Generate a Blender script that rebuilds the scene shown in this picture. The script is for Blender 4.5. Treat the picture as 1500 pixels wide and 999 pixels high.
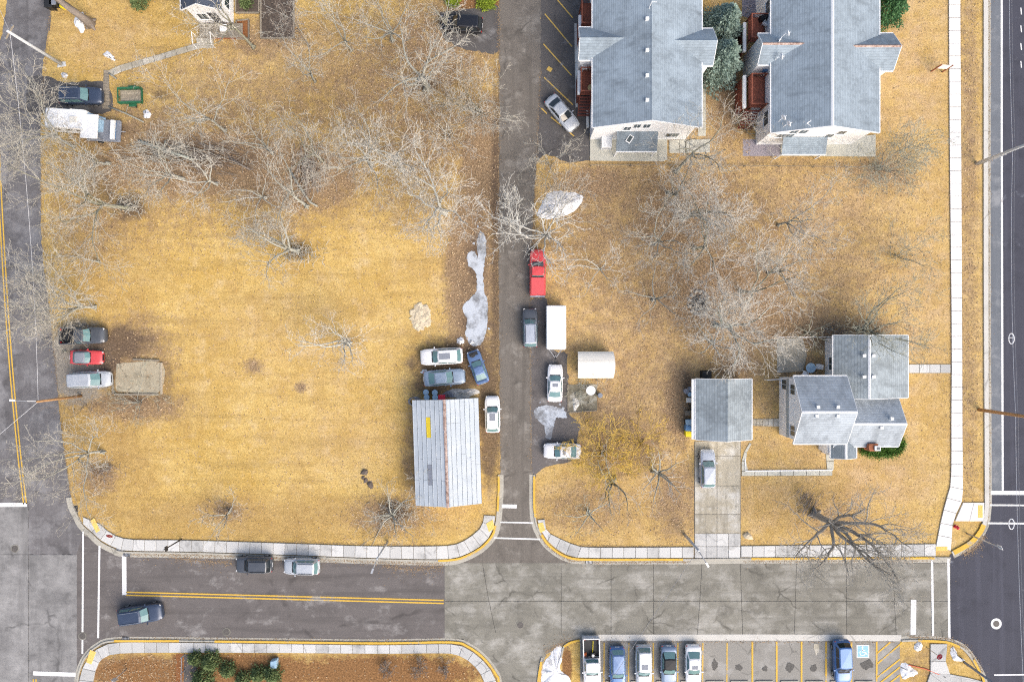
import bpy, math, random
import numpy as np
from mathutils import Vector, Matrix
random.seed(7)
RS = np.random.default_rng(7)
for o in list(bpy.data.objects): bpy.data.objects.remove(o)
SC = bpy.context.scene
COL = SC.collection
R = math.radians
S, H = 13.0, 77.0          # pixels of the photograph per metre of ground; height of the drone

# ------------------------------------------------------------------ camera, sky, sun, exposure
cam = bpy.data.cameras.new('camera'); cam.sensor_width = 36; cam.lens = 36*H/(1500/S)
cam.clip_start = 0.5; cam.clip_end = 5000
co = bpy.data.objects.new('camera', cam); COL.objects.link(co); co.location = (0, 0, H); SC.camera = co
W = bpy.data.worlds.new('World'); SC.world = W; W.use_nodes = True
SUN_EL, SUN_AZ = R(42), R(138)          # azimuth clockwise from +Y
sky = W.node_tree.nodes.new('ShaderNodeTexSky'); sky.sky_type = 'NISHITA'; sky.sun_disc = False
sky.sun_elevation = SUN_EL; sky.sun_rotation = SUN_AZ
sky.air_density = 1.0; sky.dust_density = 6.0; sky.ozone_density = 1.0; sky.altitude = 200
bg = W.node_tree.nodes['Background']; bg.inputs[1].default_value = 0.15
W.node_tree.links.new(sky.outputs[0], bg.inputs[0])
sun = bpy.data.lights.new('sun', 'SUN'); sun.energy = 1.0; sun.angle = R(58); sun.color = (1, .98, .955)
so = bpy.data.objects.new('sun', sun); COL.objects.link(so); so.location = (40, -20, 90)
sd = Vector((math.sin(SUN_AZ)*math.cos(SUN_EL), math.cos(SUN_AZ)*math.cos(SUN_EL), math.sin(SUN_EL)))
so.rotation_euler = (-sd).to_track_quat('-Z', 'Y').to_euler()
vs = SC.view_settings; vs.view_transform = 'Standard'; vs.look = 'None'; vs.gamma = 1; vs.use_curve_mapping = False
vs.exposure = 0.70
SC.cycles.use_denoising = False; SC.cycles.filter_width = 1.15; SC.cycles.sample_clamp_indirect = 4
SC.cycles.max_bounces = 5; SC.cycles.diffuse_bounces = 3; SC.cycles.glossy_bounces = 2

# ------------------------------------------------------------------ helpers
def G(px, py, z=0.0):
    k = (H - z)/H/S
    return ((px-750)*k, (499.5-py)*k, z)
def GP(pts, z=0.0): return [G(a, b, z)[:2] for a, b in pts]

class NT:
    def __init__(s, name):
        s.m = bpy.data.materials.new(name); s.m.use_nodes = True; s.t = s.m.node_tree
        s.b = s.t.nodes['Principled BSDF']; s.pos = None
    def n(s, typ, **kw):
        x = s.t.nodes.new(typ)
        for k, v in kw.items(): setattr(x, k, v)
        return x
    def l(s, a, b): s.t.links.new(a, b)
    def P(s):
        if s.pos is None: s.pos = s.n('ShaderNodeNewGeometry').outputs['Position']
        return s.pos
    def scaled(s, v):
        m = s.n('ShaderNodeVectorMath', operation='MULTIPLY'); s.l(s.P(), m.inputs[0]); m.inputs[1].default_value = v
        return m.outputs[0]
    def noise(s, scale, detail=5, rough=.6, vec=None, lo=None, hi=None, dist=0):
        x = s.n('ShaderNodeTexNoise'); x.inputs['Scale'].default_value = scale; x.inputs['Detail'].default_value = detail
        x.inputs['Roughness'].default_value = rough; x.inputs['Distortion'].default_value = dist
        s.l(vec or s.P(), x.inputs['Vector']); o = x.outputs['Fac']
        return s.mr(o, lo, hi) if lo is not None else o
    def mr(s, o, lo, hi, a=0, b=1, smooth=False):
        r = s.n('ShaderNodeMapRange'); r.clamp = True
        if smooth: r.interpolation_type = 'SMOOTHSTEP'
        for i, v in enumerate((lo, hi, a, b)): r.inputs[i+1].default_value = v
        s.l(o, r.inputs[0]); return r.outputs[0]
    def math(s, op, a, b):
        x = s.n('ShaderNodeMath', operation=op)
        for i, v in enumerate((a, b)):
            if isinstance(v, (int, float)): x.inputs[i].default_value = v
            else: s.l(v, x.inputs[i])
        return x.outputs[0]
    def mix(s, f, a, b, blend='MIX'):
        x = s.n('ShaderNodeMix', data_type='RGBA', blend_type=blend)
        for i, v in ((0, f), (6, a), (7, b)):
            if isinstance(v, (int, float)): x.inputs[i].default_value = v
            elif isinstance(v, tuple): x.inputs[i].default_value = (*v, 1)
            else: s.l(v, x.inputs[i])
        return x.outputs[2]
    def bump(s, h, st, d=.02):
        x = s.n('ShaderNodeBump'); x.inputs['Strength'].default_value = st; x.inputs['Distance'].default_value = d
        s.l(h, x.inputs['Height']); s.l(x.outputs[0], s.b.inputs['Normal'])
    def end(s, col, rough=.85, spec=.3, metal=0, coat=0):
        if isinstance(col, tuple): s.b.inputs['Base Color'].default_value = (*col, 1)
        else: s.l(col, s.b.inputs['Base Color'])
        if isinstance(rough, (int, float)): s.b.inputs['Roughness'].default_value = rough
        else: s.l(rough, s.b.inputs['Roughness'])
        s.b.inputs['Specular IOR Level'].default_value = spec; s.b.inputs['Metallic'].default_value = metal
        s.b.inputs['Coat Weight'].default_value = coat; s.b.inputs['Coat Roughness'].default_value = .08
        return s.m
def dk(c, k): return tuple(x*k for x in c)

def M(name, c, var=.25, scale=6, rough=.8, spec=.3, metal=0, coat=0, big=.0, bump=0, rnd=0, c2=None):
    t = NT(name)
    col = t.mix(t.noise(scale, 5, lo=.3, hi=.7), dk(c, 1-var), c2 or dk(c, 1+var*.5))
    if big: col = t.mix(t.noise(.35, 4, lo=.35, hi=.7), col, dk(c, 1-big))
    if rnd:
        oi = t.n('ShaderNodeObjectInfo'); v = t.mr(oi.outputs['Random'], 0, 1, 1-rnd, 1+rnd*.4)
        hs = t.n('ShaderNodeHueSaturation'); t.l(v, hs.inputs['Value']); t.l(col, hs.inputs['Color']); col = hs.outputs[0]
    if bump: t.bump(t.noise(scale*3, 4), bump)
    return t.end(col, rough, spec, metal, coat)

def paved(name, c, grain=.25, stain=(.5, .55, .72), pale=None, crack=.25, crack_c=.4, streak=None, rough=.85, rnd=0, bump=.15):
    """concrete or asphalt: fine aggregate, large stains, pale salt bloom, thin cracks"""
    t = NT(name)
    col = t.mix(t.noise(9, 6, .8, lo=.3, hi=.72), dk(c, 1-grain), dk(c, 1+grain*.7))
    col = t.mix(t.noise(.45, 7, .68, lo=stain[1], hi=stain[2]), col, dk(c, stain[0]))
    if pale: col = t.mix(t.noise(.3, 8, .72, vec=t.scaled((1, 1.3, 1)), lo=pale[1], hi=pale[2]), col, pale[0])
    if streak:     # (vector scale, darkness)
        col = t.mix(t.noise(1, 6, .6, vec=t.scaled(streak[0]), lo=.5, hi=.72), col, dk(c, streak[1]))
    if crack:
        d = t.n('ShaderNodeVectorMath', operation='ADD'); nz = t.n('ShaderNodeTexNoise'); nz.inputs['Scale'].default_value = .8
        t.l(t.P(), nz.inputs['Vector']); t.l(t.P(), d.inputs[0]); t.l(nz.outputs['Color'], d.inputs[1])
        v = t.n('ShaderNodeTexVoronoi', feature='DISTANCE_TO_EDGE'); v.inputs['Scale'].default_value = crack
        t.l(d.outputs[0], v.inputs['Vector'])
        f = t.math('MULTIPLY', t.mr(v.outputs['Distance'], .004, .016, 1, 0), t.noise(.4, 3, lo=.45, hi=.6))
        col = t.mix(t.math('MULTIPLY', f, .6), col, dk(c, crack_c))
    if rnd:
        oi = t.n('ShaderNodeObjectInfo'); v = t.mr(oi.outputs['Random'], 0, 1, 1-rnd, 1+rnd*.5)
        hs = t.n('ShaderNodeHueSaturation'); t.l(v, hs.inputs['Value']); t.l(col, hs.inputs['Color']); col = hs.outputs[0]
    t.bump(t.noise(25, 4, .7), bump)
    return t.end(col, rough, .3)

def shingle(name, c, axis, var=.20, pitch=.21):
    t = NT(name); sx = t.n('ShaderNodeSeparateXYZ'); t.l(t.P(), sx.inputs[0])
    a = sx.outputs[axis]; b = sx.outputs[1-axis]
    row = t.math('FLOOR', t.math('DIVIDE', a, pitch), 0.0)
    fr = t.math('FRACT', t.math('DIVIDE', a, pitch), 0.0)
    cb = t.n('ShaderNodeCombineXYZ'); t.l(row, cb.inputs[0])
    t.l(t.math('FLOOR', t.math('ADD', t.math('DIVIDE', b, .33), t.math('MULTIPLY', row, .37)), 0.0), cb.inputs[1])
    wn = t.n('ShaderNodeTexWhiteNoise'); t.l(cb.outputs[0], wn.inputs[0])
    col = t.mix(wn.outputs[0], dk(c, 1-var), dk(c, 1+var*.45))
    col = t.mix(t.noise(14, 4, lo=.3, hi=.7), col, t.mix(.3, col, dk(c, 1.4)))
    col = t.mix(t.noise(.4, 6, .65, vec=t.scaled((1, 1, 1)), lo=.42, hi=.66), col, t.mix(.6, col, dk(c, 1.5)))
    col = t.mix(t.noise(.6, 5, .6, vec=t.scaled((.5, 1.6, 1) if axis == 0 else (1.6, .5, 1)), lo=.52, hi=.75), col, dk(c, .68))
    col = t.mix(t.mr(fr, .78, .92, 0, .5), col, dk(c, .5))
    t.bump(t.math('MULTIPLY', fr, -1.0), .35, .02)
    return t.end(col, .8, .35)

class MB:
    def __init__(s): s.v = []; s.f = []
    def add(s, v, f):
        k = len(s.v); s.v += [tuple(p) for p in v]; s.f += [tuple(i+k for i in q) for q in f]; return s
    def box(s, x0, y0, z0, x1, y1, z1):
        return s.add([(x0,y0,z0),(x1,y0,z0),(x1,y1,z0),(x0,y1,z0),(x0,y0,z1),(x1,y0,z1),(x1,y1,z1),(x0,y1,z1)],
                     [(0,3,2,1),(4,5,6,7),(0,1,5,4),(1,2,6,5),(2,3,7,6),(3,0,4,7)])
    def cbox(s, x, y, z, sx, sy, sz, a=0):
        c, d = math.cos(a), math.sin(a); q = []
        for dz in (0, sz):
            for u, w in ((-1,-1),(1,-1),(1,1),(-1,1)):
                u *= sx/2; w *= sy/2; q.append((x+u*c-w*d, y+u*d+w*c, z+dz))
        return s.add(q, [(0,3,2,1),(4,5,6,7),(0,1,5,4),(1,2,6,5),(2,3,7,6),(3,0,4,7)])
    def prism(s, poly, z0, z1, ch=0):
        if sum(poly[i-1][0]*poly[i][1]-poly[i][0]*poly[i-1][1] for i in range(len(poly))) < 0: poly = poly[::-1]
        n = len(poly)
        v = [(x, y, z0) for x, y in poly]+[(x, y, z1-ch) for x, y in poly]
        f = [tuple(range(n-1, -1, -1))]+[(i, (i+1) % n, n+(i+1) % n, n+i) for i in range(n)]
        if ch:
            cx = sum(p[0] for p in poly)/n; cy = sum(p[1] for p in poly)/n
            for x, y in poly:
                d = math.hypot(x-cx, y-cy) or 1; k = 1-ch*1.4/d; v.append((cx+(x-cx)*k, cy+(y-cy)*k, z1))
            f += [(n+i, n+(i+1) % n, 2*n+(i+1) % n, 2*n+i) for i in range(n)]+[tuple(range(2*n, 3*n))]
        else: f.append(tuple(range(n, 2*n)))
        return s.add(v, f)
    def sheet(s, poly, z):
        if sum(poly[i-1][0]*poly[i][1]-poly[i][0]*poly[i-1][1] for i in range(len(poly))) < 0: poly = poly[::-1]
        return s.add([(x, y, z) for x, y in poly], [tuple(range(len(poly)))])
    def tube(s, pts, rad, n=6):
        pts = [Vector(p) for p in pts]; rad = rad if isinstance(rad, (list, tuple)) else [rad]*len(pts); v = []
        for i, p in enumerate(pts):
            d = (pts[min(i+1, len(pts)-1)]-pts[max(i-1, 0)]).normalized()
            a = d.cross(Vector((0, 0, 1)) if abs(d.z) < .9 else Vector((1, 0, 0))).normalized(); b = d.cross(a)
            v += [p+(a*math.cos(6.2832*k/n)+b*math.sin(6.2832*k/n))*rad[i] for k in range(n)]
        f = [(i*n+k, (i+1)*n+k, (i+1)*n+(k+1) % n, i*n+(k+1) % n) for i in range(len(pts)-1) for k in range(n)]
        f += [tuple(range(n)), tuple(range(len(v)-1, len(v)-n-1, -1))]
        return s.add(v, f)
    def cyl(s, x, y, z, r, h, n=14, r2=None):
        r2 = r if r2 is None else r2
        v = [(x+r*math.cos(6.2832*k/n), y+r*math.sin(6.2832*k/n), z) for k in range(n)]+[(x+r2*math.cos(6.2832*k/n), y+r2*math.sin(6.2832*k/n), z+h) for k in range(n)]
        return s.add(v, [tuple(range(n-1, -1, -1)), tuple(range(n, 2*n))]+[(k, (k+1) % n, n+(k+1) % n, n+k) for k in range(n)])
    def dome(s, x, y, z, rx, ry, rz, n=16, m=5, wob=0):
        v = []; f = []
        w = [1+random.uniform(-wob, wob) for _ in range(n)]
        for j in range(m):
            a = j/m*math.pi/2
            for k in range(n):
                q = w[k]*(1+random.uniform(-wob, wob)*.4); t = 6.2832*k/n
                v.append((x+rx*q*math.cos(a)*math.cos(t), y+ry*q*math.cos(a)*math.sin(t), z+rz*math.sin(a)*(1+random.uniform(-wob, wob)*.5)))
        v.append((x, y, z+rz))
        for j in range(m-1): f += [(j*n+k, j*n+(k+1) % n, (j+1)*n+(k+1) % n, (j+1)*n+k) for k in range(n)]
        f += [((m-1)*n+k, (m-1)*n+(k+1) % n, m*n) for k in range(n)]
        return s.add(v, f)
    def mesh(s, name, mat, smooth=False):
        m = bpy.data.meshes.new(name); m.from_pydata(s.v, [], s.f)
        if mat: m.materials.append(mat)
        if smooth: m.polygons.foreach_set('use_smooth', [True]*len(m.polygons))
        m.update(); return m
    def build(s, name, mat, parent=None, smooth=False, local=False):
        return link(name, s.mesh(name, mat, smooth), parent, local)

def link(name, data, parent=None, local=False):
    o = bpy.data.objects.new(name, data); COL.objects.link(o)
    if parent is not None:
        o.parent = parent
        if not local and parent.type == 'EMPTY': o.matrix_parent_inverse = Matrix.Translation(-parent.location)
    return o
def tag(o, label, cat, group=None, kind=None):
    if label: o['label'] = label
    if cat: o['category'] = cat
    if group: o['group'] = group
    if kind: o['kind'] = kind
    return o
def thing(name, label, cat, loc=(0, 0, 0), rz=0, group=None):
    o = link(name, None); o.empty_display_size = .3; o.location = loc; o.rotation_euler = (0, 0, rz)
    return tag(o, label, cat, group)
def fast_mesh(name, V, F, mat, smooth=False):
    m = bpy.data.meshes.new(name); nv, (nf, k) = len(V), F.shape
    m.vertices.add(nv); m.vertices.foreach_set('co', np.ascontiguousarray(V, dtype=np.float32).ravel())
    m.loops.add(nf*k); m.loops.foreach_set('vertex_index', np.ascontiguousarray(F, dtype=np.int32).ravel())
    m.polygons.add(nf); m.polygons.foreach_set('loop_start', np.arange(0, nf*k, k, dtype=np.int32))
    m.update(calc_edges=True); m.materials.append(mat)
    if smooth: m.polygons.foreach_set('use_smooth', np.ones(nf, dtype=bool))
    return m

# ------------------------------------------------------------------ materials
def ground_mat():
    t = NT('dry_lawn')
    za = t.n('ShaderNodeVertexColor', layer_name='zone'); zs = t.n('ShaderNodeSeparateColor'); t.l(za.outputs[0], zs.inputs[0])
    zb = t.n('ShaderNodeVertexColor', layer_name='zone2'); z2 = t.n('ShaderNodeSeparateColor'); t.l(zb.outputs[0], z2.inputs[0])
    fine = t.noise(5.0, 7, .9, lo=.36, hi=.64); mid = t.noise(1.1, 6, .72, lo=.3, hi=.7); big = t.noise(.16, 5, .6, lo=.35, hi=.65)
    col = t.mix(mid, (.45, .285, .07), (.60, .41, .13))
    col = t.mix(big, col, t.mix(mid, (.57, .39, .125), (.69, .505, .20)))
    col = t.mix(t.noise(.5, 6, .7, lo=.52, hi=.72), col, (.66, .50, .26))
    col = t.mix(t.math('MULTIPLY', t.noise(.22, 6, .7, lo=.52, hi=.70), .6), col, (.38, .235, .075))
    st = t.noise(1, 5, .65, vec=t.scaled((.06, .75, 1)), lo=.48, hi=.68)
    col = t.mix(t.math('MULTIPLY', st, .65), col, (.36, .24, .08))
    foch = t.mr(t.math('ADD', z2.outputs[2], t.math('MULTIPLY', t.math('SUBTRACT', t.noise(.35, 6, .7), .5), 1.3)), .2, .8, 0, .85)
    col = t.mix(foch, col, t.mix(mid, (.34, .215, .08), (.49, .335, .135)))
    pale = t.math('MULTIPLY', zs.outputs[2], t.noise(.5, 5, .7, lo=.25, hi=.6))
    col = t.mix(pale, col, t.mix(mid, (.47, .315, .165), (.62, .45, .27)))
    fl = t.mr(t.math('ADD', zs.outputs[0], t.math('MULTIPLY', t.math('SUBTRACT', t.noise(.9, 7, .75), .5), 1.5)), .28, .72, 0, .92)
    lit = t.mix(t.noise(4, 5, .8, lo=.32, hi=.68), (.125, .08, .05), (.43, .30, .185))
    col = t.mix(fl, col, lit)
    fr = t.mr(t.math('ADD', z2.outputs[0], t.math('MULTIPLY', t.math('SUBTRACT', t.noise(1.5, 6, .7), .5), .8)), .35, .65)
    col = t.mix(fr, col, t.mix(t.noise(5, 5, .8, lo=.3, hi=.7), (.16, .082, .034), (.34, .185, .08)))
    fg = t.mr(t.math('ADD', z2.outputs[1], t.math('MULTIPLY', t.math('SUBTRACT', t.noise(1.2, 6, .7), .5), .9)), .35, .65)
    col = t.mix(fg, col, t.mix(t.noise(7, 5, .8, lo=.3, hi=.7), (.20, .18, .15), (.40, .36, .30)))
    fd = t.mr(t.math('ADD', zs.outputs[1], t.math('MULTIPLY', t.math('SUBTRACT', t.noise(1.0, 7, .75), .5), 1.2)), .3, .75, 0, .9)
    col = t.mix(fd, col, t.mix(t.noise(5, 5, .8, lo=.3, hi=.7), (.07, .05, .036), (.20, .14, .095)))
    f2 = t.mr(fine, 0, 1, .58, 1.3)
    hs = t.n('ShaderNodeHueSaturation'); t.l(f2, hs.inputs['Value']); t.l(col, hs.inputs['Color'])
    col = t.mix(t.noise(4.5, 4, .75, lo=.63, hi=.70), hs.outputs[0], (.11, .07, .035))
    t.bump(t.noise(7, 6, .85), .5, .06)
    return t.end(col, .95, .1)
m_ground = ground_mat()
m_road = paved('worn_asphalt', (.148, .134, .127), pale=((.33, .315, .30), .54, .72), stain=(.72, .5, .7), streak=((.06, 1.0, 1), .68), crack=.05)
m_roadv = paved('side_asphalt', (.165, .157, .158), pale=((.29, .285, .285), .46, .7), stain=(.66, .48, .7), streak=((.8, .04, 1), .68), crack=.07)
m_alley = paved('alley_asphalt', (.175, .157, .135), grain=.38, pale=((.27, .25, .22), .52, .66), stain=(.6, .5, .7), streak=((1.1, .05, 1), .7), crack=.09)
m_lot = paved('lot_asphalt', (.115, .108, .104), grain=.35, pale=((.24, .235, .23), .56, .68), stain=(.6, .5, .7), crack=.2)
m_wet = paved('damp_gravel', (.14, .127, .12), grain=.4, pale=((.25, .24, .235), .55, .68), stain=(.55, .48, .7), crack=0, rough=.6)
m_dark = paved('new_asphalt', (.062, .064, .083), grain=.2, pale=((.20, .215, .25), .62, .72), stain=(.72, .5, .7), streak=((.9, .03, 1), 1.35), crack=.0)
m_shoulder = paved('salted_asphalt', (.16, .175, .195), grain=.2, pale=((.26, .27, .28), .5, .65), stain=(.75, .5, .7), streak=((1.4, .06, 1), .8), crack=.0)
m_conc = paved('road_concrete', (.235, .224, .188), pale=((.38, .368, .33), .48, .66), stain=(.58, .48, .7), streak=((.05, .8, 1), .7), crack=.14, crack_c=.3, rnd=.10)
m_conc_l = paved('crossing_concrete', (.225, .22, .215), pale=((.38, .372, .36), .42, .72), stain=(.55, .46, .72), streak=((.5, .05, 1), .62), crack=.09, crack_c=.4, rnd=.12)
m_walk = paved('sidewalk_concrete', (.56, .56, .54), grain=.16, stain=(.56, .52, .72), crack=.16, crack_c=.4, rnd=.2, bump=.08)
m_walkw = paved('bright_concrete', (.80, .78, .75), grain=.08, stain=(.85, .6, .8), crack=0, rnd=.07, bump=.05)
m_drive = paved('drive_concrete', (.44, .40, .31), grain=.2, pale=((.58, .56, .50), .48, .62), stain=(.55, .55, .72), streak=((1.3, .12, 1), .6), crack=.2, rnd=.16)
m_kerb = paved('kerb_concrete', (.44, .42, .36), grain=.25, stain=(.6, .5, .72), crack=.15)
m_kerbw = paved('pale_kerb', (.57, .555, .51), grain=.15, stain=(.8, .5, .72), crack=.15)
m_patio = paved('patio_concrete', (.56, .55, .47), grain=.15, stain=(.7, .45, .7), crack=.1)
m_joint = M('joint_soil', (.20, .18, .15), .4, 9)
m_lotc = paved('parking_concrete', (.28, .268, .24), pale=((.37, .36, .335), .5, .66), stain=(.42, .60, .76), crack=.2)
m_yel = paved('yellow_road_paint', (.68, .43, .07), grain=.2, pale=((.40, .35, .25), .57, .63), stain=(.8, .5, .7), crack=0); m_wht = paved('white_road_paint', (.76, .76, .75), grain=.12, pale=((.42, .41, .39), .60, .66), stain=(.82, .5, .7), crack=0)
m_ylw = paved('worn_yellow_paint', (.62, .42, .11), grain=.3, pale=((.36, .33, .27), .55, .6), stain=(.8, .5, .7), crack=0)
m_blu = M('blue_paint', (.30, .55, .66), .15, 5, .7)
m_tact = M('tactile_yellow', (.80, .55, .16), .2, 8)
t = NT('snow'); m_snow = t.end(t.mix(t.noise(1.1, 7, .75, lo=.52, hi=.70), t.mix(t.noise(5, 5, lo=.3, hi=.7), (.74, .75, .77), (.88, .89, .90)), (.42, .39, .34)), .7, .2); t.bump(t.noise(5, 6, .75), .7, .08)
t = NT('puddle_sky_sheen'); m_puddle = t.end(t.mix(t.noise(.45, 7, .72, lo=.40, hi=.54), (.20, .205, .21), (.50, .54, .585)), .05, .6)  # sky reflected on the water painted in as pale blue-grey
m_wetm = M('wet_margin', (.085, .072, .058), .35, 5, .35)
m_mudw = M('wet_dark_soil', (.11, .085, .065), .4, 4, .5)
m_siding = M('white_siding', (.86, .87, .87), .05, 2, .6); m_sidingc = M('cream_siding', (.80, .74, .64), .08, 2, .6)
m_trim = M('white_trim', (.82, .83, .83), .05, 3, .5); m_dtrim = M('dark_trim', (.05, .05, .055), .2, 5, .5)
m_pane = NT('window_glass').end((.05, .07, .08), .08, .6); m_iron = M('dark_iron', (.04, .038, .036), .3, 9, .6)
RC = (.235, .285, .325)
m_sh = [shingle('shingle_across', RC, 0), shingle('shingle_along', RC, 1)]
m_shd = [shingle('shingle_dark_across', dk(RC, .72), 0), shingle('shingle_dark_along', dk(RC, .72), 1)]
m_shn = shingle('shingle_navy', (.07, .085, .115), 1)
m_shg = [shingle('garage_shingle', (.265, .305, .325), 0, .28, .26), shingle('house_shingle', (.305, .345, .38), 1, .22, .26)]
m_deck = M('red_stained_wood', (.34, .115, .07), .25, 4, .7, rnd=.2); m_deckd = M('dark_red_wood', (.20, .06, .04), .25, 4, .7)
m_wood = M('weathered_wood', (.30, .26, .20), .35, 7, .85, rnd=.25); m_woodr = M('red_brown_wood', (.30, .11, .06), .3, 7)
m_tin = paved('galvanised_sheet', (.45, .50, .54), grain=.06, pale=((.54, .58, .61), .45, .65), stain=(.80, .56, .72), crack=0, rough=.45, rnd=.06, bump=.03)
m_rust = M('rusty_ridge', (.30, .16, .11), .4, 4, .85, c2=(.58, .46, .40)); m_skyl = M('yellow_fibreglass', (.72, .55, .04), .2, 5, .5)
m_canvas = M('cream_roof', (.75, .73, .66), .1, 3, .7); m_gravel = M('purple_gravel', (.34, .31, .34), .5, 12, .9, bump=.5)
m_rock = M('grey_rock', (.42, .39, .33), .4, 5, .9, bump=.4); m_rockd = M('dark_rock', (.16, .13, .11), .4, 6, .9, bump=.4)
m_pole = M('grey_pole_wood', (.56, .58, .59), .3, 9); m_poleb = M('brown_pole_wood', (.42, .24, .11), .35, 9); m_steel = M('galvanised_steel', (.50, .51, .52), .15, 5, .4, metal=.6)
m_wire = M('cable', (.30, .30, .31), .1, 2, .5); m_wirel = M('pale_cable', (.62, .63, .65), .1, 2, .5)
m_red = M('red_sign', (.62, .03, .06), .1, 5, .5); m_mulch = M('mulch', (.28, .12, .045), .4, 9, .95, bump=.4)
m_brick = M('brick_red', (.40, .15, .075), .3, 12, .85, rnd=.3)
m_black = M('black_plastic', (.025, .026, .028), .3, 5, .5); m_blue = M('blue_plastic', (.10, .22, .40), .2, 5, .5); m_bluel = M('pale_blue_plastic', (.30, .45, .58), .2, 5, .5)
m_gbin = M('grey_lid', (.24, .26, .30), .2, 5, .5); m_ybin = M('yellow_lid', (.75, .62, .02), .15, 5, .5); m_tan = M('tan_plastic', (.50, .38, .18), .2, 5)
m_green = M('green_steel', (.03, .15, .075), .3, 6, .5); m_plank = M('pale_plank', (.50, .43, .32), .35, 6, .85, rnd=.3)
BARK = {'grey': (.36, .36, .31), 'pale': (.52, .52, .46), 'brown': (.235, .20, .17), 'olive': (.26, .255, .19), 'moss': (.36, .39, .34), 'yellow': (.60, .42, .10), 'white': (.54, .53, .48), 'oak': (.33, .30, .255)}
m_bark = {k: M('bark_'+k, v, .3, 8, .9) for k, v in BARK.items()}
TW = {'grey': (.515, .49, .42), 'pale': (.64, .61, .535), 'oak': (.45, .425, .37), 'brown': (.31, .265, .225), 'olive': (.42, .42, .33), 'moss': (.34, .365, .32), 'yellow': (.74, .52, .12), 'white': (.70, .69, .63)}
m_twig = {k: M('twig_'+k, v, .25, 3, .9) for k, v in TW.items()}
# ------------------------------------------------------------------ the ground
def make_ground():
    ax = np.concatenate([[-4000, -1200, -500, -300, -180, -120, -90], np.arange(-75, 75.1, .5), [90, 120, 180, 300, 500, 1200, 4000]])
    ay = np.concatenate([[-4000, -1200, -500, -300, -180, -110, -75], np.arange(-55, 55.1, .5), [75, 110, 180, 300, 500, 1200, 4000]])
    X, Y = np.meshgrid(ax, ay); nx, ny = len(ax), len(ay)
    V = np.stack([X.ravel(), Y.ravel(), np.zeros(X.size)], 1)
    i = np.arange(nx*ny).reshape(ny, nx)
    F = np.stack([i[:-1, :-1].ravel(), i[:-1, 1:].ravel(), i[1:, 1:].ravel(), i[1:, :-1].ravel()], 1)
    m = fast_mesh('ground', V, F, m_ground)
    px = V[:, 0]*S+750; py = 499.5-V[:, 1]*S
    def blobs(L):
        z = np.zeros(len(px))
        for cx, cy, rx, ry, a in L:
            z = np.maximum(z, a*np.exp(-(((px-cx)/rx)**2+((py-cy)/ry)**2)**1.5*.7))
        return z
    lit = np.minimum(blobs(LIT)+.12*(blobs(LIT) > .15), 1); dirt = blobs(DIRT); pale = blobs(PALE); rust = blobs(RUST); grav = blobs(GRAV)
    for nm, ch in (('zone', (lit, dirt, pale)), ('zone2', (rust, grav, blobs(OCHRE)))):
        a = m.color_attributes.new(nm, 'FLOAT_COLOR', 'POINT')
        a.data.foreach_set('color', np.stack([*ch, np.ones(len(px))], 1).astype(np.float32).ravel())
    o = link('ground', m); tag(o, 'dry golden lawn and bare soil between the roads', 'ground', kind='structure')
LIT = [(960,560,130,90,.42),(1150,420,140,120,.42),(860,480,60,70,.3),(980,210,140,30,.4),(440,190,330,140,.38),(1040,380,260,200,.45),(240,250,200,110,.4),(560,130,130,130,.5),(300,240,200,55,.8),(430,260,110,55,.8),(640,70,90,80,.62),(620,200,80,80,.55),(210,200,110,50,.6),
    (130,330,80,60,.42),(688,400,34,130,.95),(705,240,34,110,.8),(450,150,110,60,.42),(330,180,90,60,.5),(400,330,70,35,.4),(600,290,80,50,.35),
    (1000,320,110,90,.62),(1060,430,120,80,.72),(960,440,70,70,.5),(880,330,70,80,.45),(1150,480,120,40,.7),(1290,255,55,35,.5),(1260,488,70,22,.6),
    (1080,530,50,40,.6),(992,590,24,70,.75),(900,600,60,50,.5),(1050,290,80,50,.5),(870,270,60,30,.7),(330,750,40,18,.45),(570,755,60,28,.6),(860,745,80,45,.38),
    (990,730,40,60,.55),(200,520,60,60,.55),(200,595,70,22,.7),(145,700,30,25,.6),(610,660,18,90,.5),(380,60,70,30,.5),(1060,150,30,80,.6),(920,650,80,40,.5),
    (1230,760,45,30,.4),(1180,560,40,60,.6),(371,537,15,13,.6),(440,568,9,8,.7),(1420,200,14,300,.45),(1420,500,14,300,.4),(200,985,90,25,.7),(1345,975,40,30,.4)]
DIRT = [(697,380,16,45,.85),(696,470,24,44,.85),(806,615,30,26,.5),(178,502,28,26,1.0),(160,530,26,30,.8),(205,582,62,13,.55),(247,555,10,32,.5),(690,440,26,95,.5),(700,350,22,60,.45),(727,380,8,330,.85),(781,380,7,100,.75),(778,250,8,60,.6),(745,480,0.1,0.1,0),(170,500,60,22,.85),(200,560,48,26,.5),(672,535,78,42,.95),(717,610,18,110,.95),(690,430,30,110,.42),(640,565,50,16,.8),(722,670,14,60,.6),(592,690,12,50,.5),(452,255,16,20,.8),
    (1024,445,15,20,.8),(330,235,70,22,.6),(190,305,30,20,.8),(260,215,60,18,.65),(1220,484,30,8,.25),(855,590,30,30,.55),(722,330,9,150,.5),(150,275,30,30,.55),
    (160,190,40,12,.6),(235,140,14,9,.75),(1280,245,26,20,.45),(437,368,22,14,.7),(625,125,18,12,.8),(330,750,20,12,.6),(575,752,28,18,.65),(120,735,24,12,.4),
    (1010,560,12,20,.7),(900,690,40,14,.45),(165,590,50,10,.5),(240,545,12,30,.5),(800,350,20,14,.6),(510,500,20,10,.5),(1150,560,20,40,.5),(665,200,30,40,.45),(90,965,60,20,.0)]
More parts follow.
